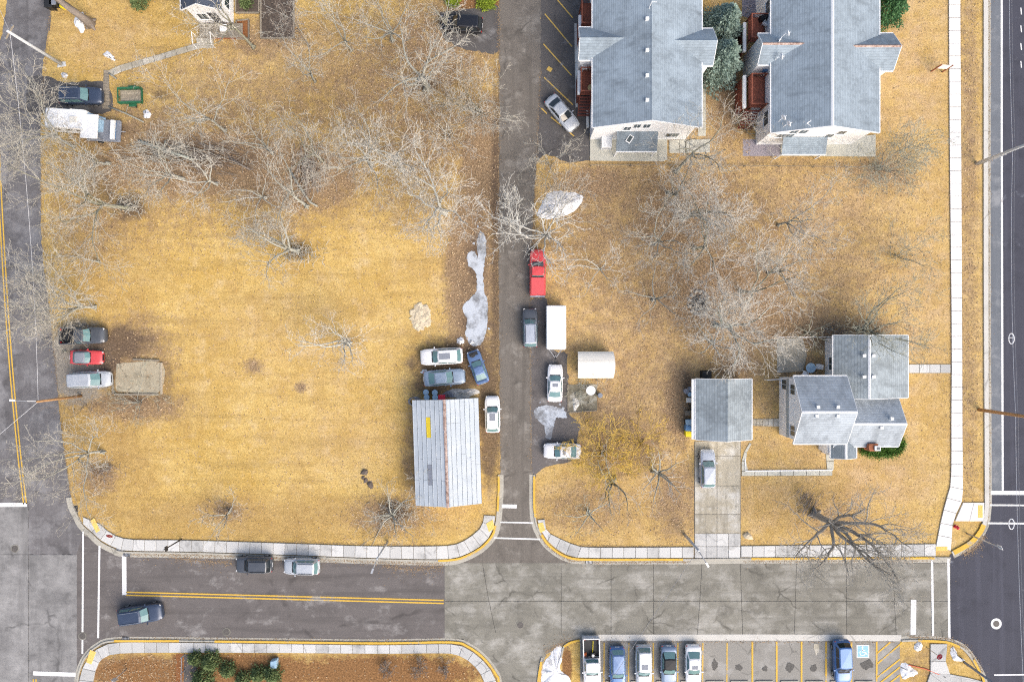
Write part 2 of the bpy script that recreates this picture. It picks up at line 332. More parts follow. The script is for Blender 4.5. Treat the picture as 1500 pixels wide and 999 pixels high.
OCHRE = [(150,640,90,180,.75),(160,400,80,120,.6),(400,760,300,40,.75),(640,730,50,60,.8),(880,740,110,60,.7),(980,760,40,50,.6),(1180,740,110,45,.65),(1330,740,50,60,.35),(1150,670,50,30,.5),(330,470,120,40,.3),(150,40,90,60,.5),(480,110,60,60,.5),(900,360,120,100,.45),(900,280,140,30,.6),(600,120,120,90,.4),(270,590,40,60,.5)]
PALE = [(1120,400,420,420,.65),(1200,300,130,70,.8),(1330,100,70,150,.8),(1350,430,60,150,.75),(1290,700,90,60,.8),(900,480,90,90,.7),(1150,760,90,40,.3),(850,720,70,40,.4),(420,60,60,40,.7),
    (350,110,80,40,.5),(450,500,160,80,.3),(500,640,90,60,.35),(160,60,80,40,.35),(1420,300,16,400,.5)]
RUST = [(350,985,130,30,1.0),(560,985,170,30,.85),(200,985,80,30,.75),(700,6,36,12,1.0),(830,975,8,30,1.0),(262,985,16,30,1.0)]
GRAV = [(115,530,50,62,1.0),(130,575,50,10,.5),(700,515,40,16,.3),(1060,15,20,30,0),(830,600,30,30,.4),(430,230,16,16,.2)]
make_ground()

# ------------------------------------------------------------------ strips, sheets, slabs
def strip_pts(pts, w):
    L, Rr = [], []
    for i, p in enumerate(pts):
        a = Vector(pts[max(i-1, 0)]); b = Vector(pts[min(i+1, len(pts)-1)]); d = (b-a).normalized(); n = Vector((-d.y, d.x))
        L.append(tuple(Vector(p)+n*w/2)); Rr.append(tuple(Vector(p)-n*w/2))
    return L, Rr
def strip(mb, pts, w, z0, z1=None):
    L, Rr = strip_pts(pts, w)
    for i in range(len(pts)-1):
        q = [L[i], Rr[i], Rr[i+1], L[i+1]]
        mb.sheet(q, z0) if z1 is None else None
    if z1 is not None:
        n = len(pts); v = []
        for a, b in zip(L, Rr): v += [(*a, z0), (*a, z1), (*b, z1), (*b, z0)]
        f = []
        for i in range(n-1):
            k = 4*i; f += [(k, k+4, k+5, k+1), (k+1, k+5, k+6, k+2), (k+2, k+6, k+7, k+3)]
        f += [(0, 1, 2, 3), (4*n-1, 4*n-2, 4*n-3, 4*n-4)]
        mb.add(v, f)
    return mb
def smooth(pts, k=4):
    out = []
    P = [pts[0]]+list(pts)+[pts[-1]]
    for i in range(1, len(P)-2):
        a, b, c, d = (np.array(P[j], float) for j in (i-1, i, i+1, i+2))
        for s in range(k):
            t = s/k; out.append(tuple(.5*(2*b+(c-a)*t+(2*a-5*b+4*c-d)*t*t+(3*b-a-3*c+d)*t**3)))
    out.append(tuple(pts[-1])); return out
def struct(name, mb, mat, label, cat, parent=None):
    o = mb.build(name, mat, parent)
    if parent is None: tag(o, label, cat, kind='structure')
    return o
def rough(poly, amp=.9, step=5):
    r = random.Random(3); out = []
    for a, b in zip(poly, poly[1:]+poly[:1]):
        n = max(1, int(math.dist(a, b)/step)); n = min(n, 120)
        for k in range(n): t = k/n; q = amp if k else amp*.5; out.append((a[0]+(b[0]-a[0])*t+r.gauss(0, q), a[1]+(b[1]-a[1])*t+r.gauss(0, q)))
    return out
def surface(name, poly, z, mat, label, cat, ra=0):
    if ra: poly = rough(poly, ra)
    return struct(name, MB().sheet(GP(poly), z), mat, label, cat)
def line(parent, pts, wpx, mat, name='painted_line', z=.036):
    return strip(MB(), GP(pts), wpx/S, z).build(name, mat, parent)
def resample(pts, n):
    P = np.array(pts, float); d = np.r_[0, np.cumsum(np.hypot(*np.diff(P, axis=0).T))]
    t = np.linspace(0, d[-1], n+1); return np.stack([np.interp(t, d, P[:, 0]), np.interp(t, d, P[:, 1])], 1)
def inset(q, g):
    A, B, C, D = (np.array(p, float) for p in q); lu = max(np.linalg.norm(B-A), np.linalg.norm(C-D)); lw = max(np.linalg.norm(D-A), np.linalg.norm(C-B))
    eu, ew = min(g/2/lu, .3), min(g/2/lw, .3)
    f = lambda u, w: tuple((A*(1-u)+B*u)*(1-w)+(D*(1-u)+C*u)*w)
    return [f(eu, ew), f(1-eu, ew), f(1-eu, 1-ew), f(eu, 1-ew)]
def slabs(name, label, cat, left, right, step, mat, top=.13, gap=.05, bed=m_joint, sm=True, parent=None):
    if sm: left, right = smooth(left), smooth(right)
    ln = sum(math.dist(left[i], left[i+1])+math.dist(right[i], right[i+1]) for i in range(len(left)-1))/2
    n = max(1, round(ln/step)); B = resample(right, n); A = resample(left, n)
    if n > 6:
        D = resample(left, n*40); k0 = 0
        for i in range(1, n):
            k = k0+int(np.argmin(((D[k0:k0+200]-B[i])**2).sum(1))); A[i] = D[k]; k0 = k
    if parent is None:
        mb = MB()
        for i in range(n): mb.sheet(GP([A[i], A[i+1], B[i+1], B[i]]), top-.03)
        parent = struct(name, mb, bed, label, cat)
    for i in range(n):
        q = inset(GP([A[i], A[i+1], B[i+1], B[i]]), gap); dz = random.uniform(-.006, .006)
        MB().prism(q, 0.002, top+dz, .012).build('slab', mat, parent)
    return parent
def panels(parent, quads, mat, top, gap=.045):
    for q in quads:
        MB().prism(inset(GP(q), gap), .002, top+random.uniform(-.003, .003), .008).build('concrete_panel', mat, parent)

# ------------------------------------------------------------------ roads
side_edge = [(77,-400),(75,0),(70,50),(62,110),(60,200),(60,300),(63,380),(72,450),(80,520),(87,600),(97,680),(105,730),(123,772)]
side = surface('side_road', smooth(side_edge)+[(123,812),(42,812),(42,742),(-300,742),(-300,300),(-60,200),(-20,110),(4,50),(10,0),(12,-400)], .016, m_roadv, 'grey asphalt side road with double yellow line beside the big lawn', 'road', .6)
main = surface('main_street', [(112,812),(125,772),(136,781),(150,796),(168,805),(186,810),(280,811),(540,821),(652,823),(652,942),(540,942),(263,938),(168,938),(141,948),(126,964),(117,984),(113,1300),(112,1300)], .0185, m_road, 'worn grey asphalt street with double yellow line along the bottom', 'road')
alley = surface('alley', [(732,-400),(731,250),(730,400),(732,560),(733,690),(731,735),(727,770),(716,792),(695,812),(665,823),(652,826),(652,832),(880,832),(864,822),(835,819),(806,803),(790,780),(784,760),(782,700),(779,690),(778,500),(777,400),(782,300),(788,200),(792,100),(793,-400)], .020, m_alley, 'brownish asphalt alley running between the lawns', 'alley', .7)
apron = surface('driveway_entrance', [(672,926),(684,942),(710,962),(728,988),(731,1300),(790,1300),(790,985),(800,958),(828,943),(852,934),(862,926)], .0225, m_conc, 'dark stained drive entrance opening off the street opposite the alley', 'driveway')
east = surface('east_road', [(1447,-400),(1447,735),(1442,770),(1425,796),(1400,809),(1391,812),(1391,938),(1415,950),(1437,982),(1447,1300),(2600,1300),(2600,-400)], .016, m_dark, 'fresh black asphalt road with white edge line', 'road')
surface('road_shoulder', [(1447,-400),(1466,-400),(1469,718),(1447,718)], .022, m_shoulder, 'pale salt stained shoulder along the black asphalt road', 'road shoulder')
conc = struct('concrete_street', MB().sheet(GP([(650,823),(1392,818),(1392,936),(650,942)]), .007), m_iron, 'cracked concrete street of large jointed panels', 'road')
xs = [651,716,822,895,957,1025,1086,1165,1240,1310,1364,1392]; top_y = lambda x: 824 if x < 900 else 822
off = [0,-12,0,0,0,4,-2,2,0,-3,0,0]
qs = []
for i in range(len(xs)-1):
    a, b = xs[i], xs[i+1]
    qs.append([(a+off[i]*.8, 824), (b+off[i+1]*.8, 824), (b, 880), (a, 880)])
    qs.append([(a, 880), (b, 880), (b-off[i+1], 935), (a-off[i], 935)])
panels(conc, qs, m_conc, .026)
cross = struct('concrete_crossing', MB().sheet(GP([(-300,740),(114,740),(114,1300),(-300,1300)]), .008), m_iron, 'pale worn concrete junction at the end of the side road', 'road')
qs = []
cx = [-300,-140,42,113]; cy = [742,812,1010,1300]
for i in range(3):
    for j in range(3):
        if i == 2 and j == 0: continue
        qs.append([(cx[i], cy[j]), (cx[i+1], cy[j]), (cx[i+1], cy[j+1]), (cx[i], cy[j+1])])
panels(cross, qs, m_conc_l, .026)
surface('parking_strip', [(792,-400),(864,-400),(864,236),(832,238),(800,226),(786,238),(787,200),(791,100)], .012, m_lot, 'dark asphalt parking strip beside the alley and apartments', 'parking', .8)
surface('parking_pad', smooth([(645,18),(690,14),(733,12),(733,76),(690,74),(655,62),(645,40),(645,18)], 3), .012, m_lot, 'dark asphalt pad under the black suv by the alley', 'parking', .9)
surface('vehicle_yard', smooth([(776,440),(800,438),(812,512),(831,520),(832,600),(850,622),(842,655),(836,676),(800,683),(786,694),(776,694),(776,440)], 3), .012, m_wet, 'damp grey gravel yard where cars stand beside the alley', 'yard', 1.1)
surface('car_pad', smooth([(40,112),(70,112),(95,122),(148,119),(161,130),(166,152),(150,168),(60,166),(40,160),(40,112)], 3), .020, m_lot, 'short asphalt drive under the navy suv by the side road', 'driveway', .9)
lot = surface('parking_lot', [(850,934),(1318,934),(1318,1300),(850,1300)], .010, m_lotc, 'stained concrete parking lot with yellow bay lines', 'parking lot')
gut = struct('lot_gutter', strip(MB(), GP([(852,933.5),(1100,933),(1320,934)]), 9/S, .006, .034), m_kerbw, 'pale concrete gutter strip at the top of the parking lot', 'gutter')

# painted markings
def double(parent, pts, gap=4.2, w=1.9):
    P = GP(pts); L, Rr = strip_pts(P, gap/S)
    for q in (L, Rr): strip(MB(), q, w/S, .036).build('painted_line', m_yel, parent)
double(side, smooth([(-14,-60),(-6,140),(0,280),(8,420),(15,520),(22,600),(30,680),(37,738)]))
line(side, [(-120,740),(40,739)], 6, m_wht, 'stop_bar')
line(main, [(122,778),(121,957)], 2.6, m_wht); line(main, [(146,799),(144,934)], 2.8, m_wht); line(main, [(182,813),(182.5,871)], 6.5, m_wht, 'stop_bar')
double(main, [(185,869),(400,874.5),(650,881)], 4.4, 2.0)
line(cross, [(49,985.5),(111,987.5)], 6, m_wht, 'stop_bar'); double(cross, [(51,994),(52,1040)], 4, 1.9)
line(alley, [(735,741),(757,741.5)], 5.5, m_wht, 'stop_bar'); line(alley, [(733,764.5),(781,765.5)], 2, m_wht); line(alley, [(724,787.5),(791,789.5)], 2.2, m_wht)
line(east, [(1451,721.5),(1700,722.5)], 6, m_wht, 'stop_bar'); line(east, [(1450,739.5),(1700,741)], 2.4, m_wht); line(east, [(1447,766),(1700,768)], 2.6, m_wht)
line(east, [(1467,-400),(1467,200),(1468.5,718)], 3, m_wht); line(east, [(1456,988),(1700,985)], 2.2, m_wht)
line(conc, [(1365,820),(1366.5,931)], 3.2, m_wht); line(conc, [(1389,816),(1390.5,935)], 3.4, m_wht); line(conc, [(1338,878),(1337.5,929)], 8, m_wht, 'stop_bar')
for y in range(-300, 100, 26): line(east, [(1495,y),(1496,y+10)], 1.6, m_wht)
for a, b in (((816,0),(839,27)),((798,21),(838,69)),((796,65),(837,111)),((797,114),(839,154)),((793,159),(801,167)),((807,172),(841,200))):
    line(alley, [a, b], 1.7, m_ylw)
line(alley, [(802,100),(808,104)], 6, m_ylw, 'painted_mark')
for x in (885,921,957,993,1029.5,1065): line(lot, [(x,941),(x-1,1060)], 2.0, m_ylw)
for x in (1102,1137.6,1174,1210,1247,1284): line(lot, [(x,939),(x,1060)], 2.6, m_yel)
for k in range(10):
    y = 944+k*11.5; x1 = 1318; line(lot, [(1285, y+24), (x1, y-2)] if y > 962 else [(1285, y+16 if k else 956), (1285+(y+16-938)*1.1 if k else 1304, 940)], 2.2, m_yel)
# accessible bay symbol: a pale blue square with a white border and a wheelchair figure
sym = MB().sheet(GP([(1254.5,944),(1273,944),(1273,963),(1254.5,963)]), .036).build('symbol_border', m_wht, lot)
MB().sheet(GP([(1256,945.6),(1271.6,945.6),(1271.6,961.4),(1256,961.4)]), .042).build('symbol_panel', m_blu, lot)
wc = MB()
for pts in ([(1263,948.5),(1263,954.5),(1268,954.5),(1270,959)], [(1263,951.5),(1267,951.5)]): strip(wc, GP(pts), 1.2/S, .047)
ring = [(1263.2+4*math.cos(a), 955.5+4*math.sin(a)) for a in np.linspace(-.2, 4.2, 14)]
strip(wc, GP(ring), 1.0/S, .0475); wc.sheet(GP([(1263+1.3*math.cos(a), 947+1.3*math.sin(a)) for a in np.linspace(0, 5.6, 9)]), .048)
wc.build('wheelchair_symbol', m_wht, lot)
m_oil = M('oil_soaked_concrete', (.12, .115, .105), .4, 6)
# oil stains that cars left in the bays
for x, y, rx, ry in ((1047,974,4,8),(1120,979,4,4),(1157,977,6,7),(1192,978,5,6),(1270,973,9,7),(1082,977,5,5),(1196,949,4,8)):
    pts = [(x+rx*(1+random.uniform(-.3, .3))*math.cos(a), y+ry*(1+random.uniform(-.3, .3))*math.sin(a)) for a in np.linspace(0, 5.7, 11)]; pts = smooth(pts+[pts[0]], 4)[:-1]
    MB().sheet(GP([(p+random.gauss(0, .35), q+random.gauss(0, .35)) for p, q in pts]), .0335).build('oil_stain', m_oil if x != 1196 else m_drive, lot)

# ------------------------------------------------------------------ sidewalks
i1 = [(122.6,756.8),(136,757),(144,764),(160,778),(188,789),(280,790.6),(420,795),(540,799),(642,799),(672,795),(699,778),(708,763),(709,754)]
o1 = [(122.6,767),(134.6,778),(149.6,792),(167.5,801),(185.5,806),(280,807.5),(420,812),(540,816.5),(642,818.5),(672,815.5),(702,801),(719,783),(724,769),(726,755)]
o1r = resample(smooth(o1), 60); i1r = resample(smooth(i1), 60)
slabs('sidewalk', 'pale concrete sidewalk curving along the golden lawn from side road to alley', 'sidewalk', [tuple(p) for p in i1r], [tuple(p) for p in o1r], 16.8, m_walk, sm=False)
i2 = [(798,760),(802,778),(824,790),(846,798.5),(872,801),(1016,800.5)]; o2 = [(787,761),(793,778),(807,797),(832,813),(864,816.5),(1016,816.5)]
w2 = slabs('sidewalk', 'concrete sidewalk curving from the alley past the yellow twigged willow', 'sidewalk', i2, o2, 16.5, m_walk)
slabs('sidewalk', 'concrete sidewalk under the big bare oak', 'sidewalk', [(1085,799),(1230,797.5),(1370,796)], [(1085,815.5),(1230,815),(1370,814)], 17, m_walk)
w3 = slabs('sidewalk', 'bright white concrete sidewalk running beside the black asphalt road', 'sidewalk', [(1389,-420),(1389,0),(1390.5,250),(1393,500),(1392.5,600),(1392,700),(1387,725),(1379,755),(1374,780),(1370,800)],
    [(1406,-420),(1406,0),(1407.5,250),(1408.7,500),(1409,600),(1409.5,700),(1409,732),(1396,760),(1394,782),(1392,806)], 18.5, m_walkw)
slabs('', '', '', [(1410,735.5),(1441,735.5)], [(1398,763),(1440,763)], 15, m_walkw, parent=w3, sm=False)
i4 = [(136,1300),(136,1060),(136.5,1015),(137,999),(144,971),(156,961),(180,956),(280,955),(420,955.5),(560,956.5),(654,956),(675,960),(693,972),(705,987),(711,1003),(712,1020),(713,1060),(713,1300)]
o4 = [(116,1300),(116,1060),(116,1015),(116.3,999),(119,984),(128,964),(143,949),(168,940),(263,940),(420,942),(560,943.5),(660,942),(684,948),(707,965),(725,989),(727.5,1003),(728,1020),(728,1060),(728,1300)]
i4r = resample(smooth(i4), 80); o4r = resample(smooth(o4), 80)
slabs('sidewalk', 'concrete sidewalk with yellow kerb curving round the rust coloured planting bed', 'sidewalk', [tuple(p) for p in i4r], [tuple(p) for p in o4r], 17.6, m_walk, sm=False)
slabs('sidewalk', 'narrow concrete walk crossing the corner verge by the parking lot', 'sidewalk', [(1362,942),(1362,985),(1346,1003),(1330,1100)], [(1387,942),(1383,985),(1440,996),(1450,1100)], 22, m_walk, sm=False)
# tactile pads and ramps
for q, lab in (([(133,762),(139,757.5),(148,776),(142,780)], 'near the side road'), ([(712,766),(722,760),(725,773),(716,779)], 'at the alley corner of the long lawn'), ([(787,766),(795,764),(799,776),(791,780)], 'at the alley corner below the willow'),
               ([(1431,739),(1438.5,739),(1438.5,758),(1431,758)], 'facing the black asphalt road'), ([(1369.5,799.5),(1387,799.5),(1387,806.5),(1369.5,806.5)], 'facing the concrete street'), ([(127,969),(133,950),(142,954),(135,972)], 'by the rust coloured planting bed')):
    pad = MB().prism(inset(GP(q), .04), .1, .15, .01).build('tactile_pad', m_tact); tag(pad, 'yellow tactile ramp pad '+lab, 'tactile pad', 'tactile ramp pads')
    A, B, C, D = (np.array(p) for p in inset(GP(q), .2)); dm = MB()
    for u in np.linspace(.1, .9, 4):
        for w in np.linspace(.1, .9, 6):
            p = (A*(1-u)+B*u)*(1-w)+(D*(1-u)+C*u)*w; dm.cyl(p[0], p[1], .15, .04, .012, 6, .025)
    o = dm.build('dome_studs', m_tact, pad); o['kind'] = 'stuff'

# kerbs, gutters and their yellow paint
def kerb(label, pts, mat=m_kerb, w=2.2, gutter=6, yellow=(), side_=1, gm=None):
    P = GP(smooth(pts)); o = struct('kerb', strip(MB(), P, w/S, .003, .145), mat, label, 'kerb')
    if gutter:
        L, Rr = strip_pts(P, (w+gutter)/S); q = Rr if side_ > 0 else L
        strip(MB(), q, gutter/S, .030).build('gutter', gm or m_kerb, o)
    for y in yellow: strip(MB(), GP(smooth(y)), (w+.8)/S, .06, .152).build('yellow_paint', m_yel, o)
    return o
kerb('concrete kerb edging the sidewalk of the golden lawn', [(104,728),(107,742),(114,756),(121,769),(133.5,780),(148.5,794),(167,803.4),(185,808.3),(280,809.6),(420,814),(540,818.6),(642,820.6),(673,817.6),(703.5,802.6),(721,784),(726,769),(728.5,753),(730.5,720),(730.5,695)], side_=1,
     yellow=[[(642,820.6),(673,817.6),(703.5,802.6),(721,784),(726,769)], [(729,748),(730.5,720),(730.5,697)]])
kerb('concrete kerb with yellow paint curving from the alley along the lower lawn', [(782.5,695),(782.5,740),(784.5,762),(791,780),(805.5,799.4),(831,815.4),(864,819),(950,819),(1016,819),(1086,818),(1230,817.3),(1392,816.5)], side_=1,
     yellow=[[(782.5,697),(782.5,740),(784.5,757)], [(793,783),(805.5,799.4),(831,815.4),(864,819),(950,819),(1000,819)], [(1100,818),(1230,817.3),(1368,816.7)]])
kerb('concrete kerb round the rust coloured planting bed', [(113.5,1300),(113.5,1060),(113.5,1015),(114,999),(116.5,983),(125.5,962.5),(141.5,947),(168,937.8),(263,937.8),(420,939.6),(560,941),(660,939.6),(685,945.6),(709,963.2),(727.3,988),(730,1003),(730.5,1020),(730.5,1060),(730.5,1300)], side_=-1, gutter=4,
     yellow=[[(168,937.8),(263,937.8)], [(315,938.4),(420,939.6),(560,941),(660,939.6),(685,945.6),(709,963.2),(727.3,988),(730.5,1003),(730.5,1100)]])
kerb('pale concrete kerb along the verge of the black asphalt road', [(1443,-400),(1443,0),(1443,400),(1444.5,700),(1444,745),(1439,772),(1422,794),(1394,810)], m_kerbw, 6, 5, [[(1440,768),(1434,780),(1420,795),(1396,809)]], side_=-1, gm=m_kerb)
kerb('concrete kerb of the corner island beside the parking lot', [(1320,938),(1345,937),(1385,939.5),(1412,951),(1434,983),(1441,1003),(1442.5,1025),(1443,1060),(1443,1300)], m_kerb, 2.5, 5, [[(1344,937.2),(1385,939.5),(1405,947)], [(1425,965),(1434,983),(1441,1003),(1441.5,1060)]], side_=-1)
kerb('yellow kerb of the snowy island beside the white pickup', [(851,936.5),(836,940),(826,946),(822,962)], m_kerb, 2.2, 0, [[(849,937),(836,940),(826,946)]])
kerb('yellow kerb at the edge of the snow bank by the drive', [(794,962),(791,975),(788,1000),(787,1060)], m_kerb, 2.2, 0, [[(793,968),(788,1000),(787,1060)]])
# storm drains and manholes
m_lid = M('worn_iron_lid', (.12, .11, .10), .4, 9, .6)
for (x, y), lab in (((1459,913), 'black asphalt road inside a white ring'), ((762,915), 'concrete street opposite the alley'), ((22,803), 'concrete junction'), ((121,931), 'street at the end of the crosswalk line'), ((332,925), 'asphalt street below the parked suvs')):
    c = G(x, y); t = thing('manhole', 'round iron manhole cover in the '+lab, 'manhole', (c[0], c[1], .02))
    MB().cyl(c[0], c[1], .03, .62 if x == 1459 else .46, .012, 20).build('collar', m_wht if x == 1459 else m_conc, t); MB().cyl(c[0], c[1], .03, .36, .022, 18).build('lid', m_lid, t)
for (x, y), lab in (((176,804), 'sidewalk curve near the side road'), ((186,811.5), 'head of the stop bar'), ((184.5,935.5), 'kerb of the rust coloured bed'), ((863,822), 'kerb corner below the willow')):
    c = G(x, y); t = thing('storm_drain', 'dark iron storm drain grate by the '+lab, 'drain', (c[0], c[1], .03))
    MB().cbox(c[0], c[1], .03, .8, .5, .05, -.1).build('frame', m_iron, t)
    for k in range(5): MB().cbox(c[0]-.3+k*.15, c[1], .08, .07, .42, .012, -.1).build('bar', m_steel, t)
# wheel stops
bay = ['nose of the blue hatchback','nose of the silver suv','nose of the soft top car','nose of the white sunroof sedan','head of the first empty bay beside the white sunroof sedan','head of the second empty bay beside the white sunroof sedan','head of the third empty bay','head of the fourth empty bay','head of the empty bay with a pale oval stain','nose of the blue suv','head of the accessible bay']
for k, x in enumerate((900,937,974,1010,1047,1083,1119,1156,1193,1229,1265)):
    c = G(x, 997.5); t = MB().prism([(c[0]-1, c[1]-.09), (c[0]+1, c[1]-.09), (c[0]+1, c[1]+.09), (c[0]-1, c[1]+.09)], .012, .14, .03).build('wheel_stop', m_kerb)
    tag(t, 'concrete wheel stop at the '+bay[k], 'wheel stop', 'wheel stops of the parking lot')
for (a, b), lab in ((((843,36),(844.5,158)), 'long pale timber kerb beside the red deck stairs'), (((860,163),(860.5,188)), 'short pale timber kerb by the apartment corner')):
    o = strip(MB(), GP([a, b]), 3.4/S, .012, .19).build('timber_kerb', m_canvas if b[1] > 170 else m_kerbw); tag(o, lab, 'kerb')
    for q in (.1, .9): MB().cyl(*G(a[0]+(b[0]-a[0])*q, a[1]+(b[1]-a[1])*q)[:2], .19, .03, .015, 8).build('anchor_bolt', m_iron, o)

# drives, paths and slabs in the yards
dr = struct('driveway', MB().sheet(GP([(1017,646),(1085,646),(1085,818),(1017,818)]), .03), m_joint, 'stained concrete driveway in front of the grey garage', 'driveway')
ys = [646,668,711,753,781,800,817]; xs = [1017.5,1034,1050,1067,1084.5]
for j in range(6):
    cols = [xs[0], xs[2], xs[4]] if j < 4 else xs
    for a, b in zip(cols, cols[1:]): MB().prism(inset(GP([(a, ys[j]), (b, ys[j]), (b, ys[j+1]), (a, ys[j+1])]), .05), .002, .07+random.uniform(-.004, .004), .012).build('slab', m_drive if j < 4 else m_walk, dr)
gp = slabs('garden_path', 'pale concrete garden path from the driveway to the side door', 'path', [(1086,690),(1219,688.5)], [(1086,697),(1219,696.5)], 18, m_patio, sm=False, top=.08)
slabs('', '', '', [(1211,688),(1209,662)], [(1221,688),(1222,662)], 12, m_patio, parent=gp, sm=False, top=.08)
slabs('', '', '', [(1086,690),(1086,668),(1098,648)], [(1096,690),(1091,668),(1101,650)], 14, m_patio, parent=gp, sm=False, top=.08)
pl = strip(MB(), GP([(1091,672),(1091.5,689.5),(1219,688)]), 1.6/S, .003, .16).build('path_edging', m_trim, gp)
slabs('front_path', 'short pale concrete path from the grey house to the white sidewalk', 'path', [(1331,533.5),(1392,533.5)], [(1331,546.5),(1392,546.5)], 15, m_walk, sm=False, top=.07)
slabs('breezeway_path', 'narrow concrete path between garage and white gable', 'path', [(1100,613.5),(1150,612.5)], [(1100,623.5),(1150,625)], 8, m_drive, sm=False, top=.06)
slabs('garden_walk', 'narrow weathered concrete walk crossing the lawn to the porch steps', 'path', [(158,104),(172,97),(230,81),(290,63)], [(163,113),(178,106),(234,89),(292,72)], 17, m_wood and m_drive, sm=False, top=.05)
tw = slabs('timber_walk', 'worn plank walk ending behind the navy suv', 'path', [(152,103),(150,160)], [(160,103),(161,160)], 5, m_wood, sm=False, top=.06)
# broken slab with sleepers
sl = struct('concrete_slab', MB().prism(smooth([G(*p)[:2] for p in ((171,533),(190,531),(238,532),(237,570),(215,577),(185,574),(170,570),(171,533))], 3)[:-1], .002, .035), paved('cracked_slab', (.40, .35, .25), grain=.3, pale=((.50, .45, .33), .45, .62), stain=(.42, .52, .68), crack=.34, crack_c=.2), 'cracked tan concrete slab in the lawn by the silver minivan', 'slab')
for (a, b), lab in ((((237.5,531),(237.5,577)), 'pale concrete block lying along the far edge of the cracked slab'), (((166,556),(166.5,577)), 'grey timber sleeper lying between minivan and cracked slab'), (((196,526.5),(234,528)), 'weathered timber sleeper lying along the upper edge of the cracked slab'), (((168,577.5),(233,578)), 'weathered timber sleeper lying along the lower edge of the cracked slab')):
    o = strip(MB(), GP([a, b]), 2.6/S, .003, .2).build('sleeper', m_plank if a[0] == 237.5 else m_wood); tag(o, lab, 'sleeper')
    MB().cyl(*G((a[0]*.8+b[0]*.2), (a[1]*.8+b[1]*.2))[:2], .2, .03, .01, 8).build('spike', m_iron, o)
# puddles and snow
def blobpoly(pts, k=5, j=.8):
    return GP([(x+random.uniform(-j, j), y+random.uniform(-j, j)) for x, y in smooth(pts+[pts[0]], k)[:-1]])
for pts, lab in (([(704,338),(712,350),(711,380),(708,400),(710,430),(714,440),(713,480),(706,503),(690,505),(682,490),(684,470),(678,450),(690,436),(698,425),(697,400),(686,388),(685,372),(695,368),(700,378),(699,352)], 'long pale puddle in the brown mud beside the alley'),
                 ([(782,600),(795,594),(815,596),(828,602),(829,612),(815,612),(811,625),(808,640),(800,641),(797,625),(785,612)], 'pale puddle in the gravel yard behind the white sedan')):
    MBq = [(x, y) for x, y in pts]; cxp = sum(p[0] for p in pts)/len(pts); cyp = sum(p[1] for p in pts)/len(pts)
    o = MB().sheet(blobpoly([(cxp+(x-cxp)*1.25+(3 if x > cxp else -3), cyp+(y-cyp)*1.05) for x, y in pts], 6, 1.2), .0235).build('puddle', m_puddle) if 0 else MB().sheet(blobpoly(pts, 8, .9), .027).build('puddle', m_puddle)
    for _ in range(5):
        x, y = random.choice(pts); x += random.uniform(-7, 7); y += random.uniform(-7, 7); q = random.uniform(1, 2.6); MB().sheet(blobpoly([(x+q*random.uniform(.6, 1.4)*math.cos(a), y+q*random.uniform(.6, 1.6)*math.sin(a)) for a in np.linspace(0, 5.4, 7)], 3, .3), .0285).build('small_puddle', m_puddle, o); tag(o, lab, 'puddle', kind='structure')
def snow(pts, h, lab):
    P = blobpoly(pts, 6, 1.0); n = len(P); cx = sum(p[0] for p in P)/n; cy = sum(p[1] for p in P)/n; mb = MB(); v = [(x, y, .012) for x, y in P]; f = []
    for r, q in ((.8, .5), (.42, .9)): v += [(cx+(x-cx)*r+random.uniform(-.08, .08), cy+(y-cy)*r+random.uniform(-.08, .08), .012+h*q*random.uniform(.45, 1.4)) for x, y in P]
    v.append((cx, cy, .012+h))
    for k in range(2): f += [(k*n+i, k*n+(i+1) % n, (k+1)*n+(i+1) % n, (k+1)*n+i) for i in range(n)]
    f += [(2*n+i, 2*n+(i+1) % n, 3*n) for i in range(n)]
    tag(mb.add(v, f).build('snow_patch', m_snow, smooth=True), lab, 'snow', kind='stuff')
for a in (([(786,316),(795,295),(808,281),(830,281),(850,285),(854,294),(840,310),(815,320),(795,320)], .4, 'white snow patch under bare branches beside the alley'),
          ([(793,999),(795,975),(806,958),(814,946),(822,944),(823,962),(820,980),(835,995),(834,1030),(795,1040)], .22, 'dirty snow bank beside the drive entrance'),
          ([(1318,975),(1326,970),(1344,984),(1336,990),(1322,993)], .25, 'small snow heap at the end of the hatched bay'),
          ([(1392,950),(1397,947),(1403,962),(1413,967),(1396,966)], .2, 'thin snow wedge on the corner island'),
          ([(1338,944),(1348,938),(1350,950),(1342,953)], .2, 'dirty snow lump on the corner island by the tree'),
          ([(670,496),(677,494),(680,501),(674,504),(669,502)], .2, 'small snow lump at the end of the long puddle'),
          ([(687,500),(693,498),(694,503),(688,504)], .15, 'tiny snow lump beside the long puddle'),
          ([(616,545),(622,540),(627,545),(621,548)], .12, 'tiny snow scrap by the blue grey sedan'),
          ([(150,80),(158,76),(168,85),(168,90),(160,86)], .2, 'snow streak in the lawn above the garden walk'),
          ([(90,108),(95,106),(100,112),(93,115)], .15, 'little snow scrap below the street lamp'),
          ([(210,164),(216,161),(221,168),(217,174),(211,172)], .25, 'round snow mound below the green trailer')): snow(*a)
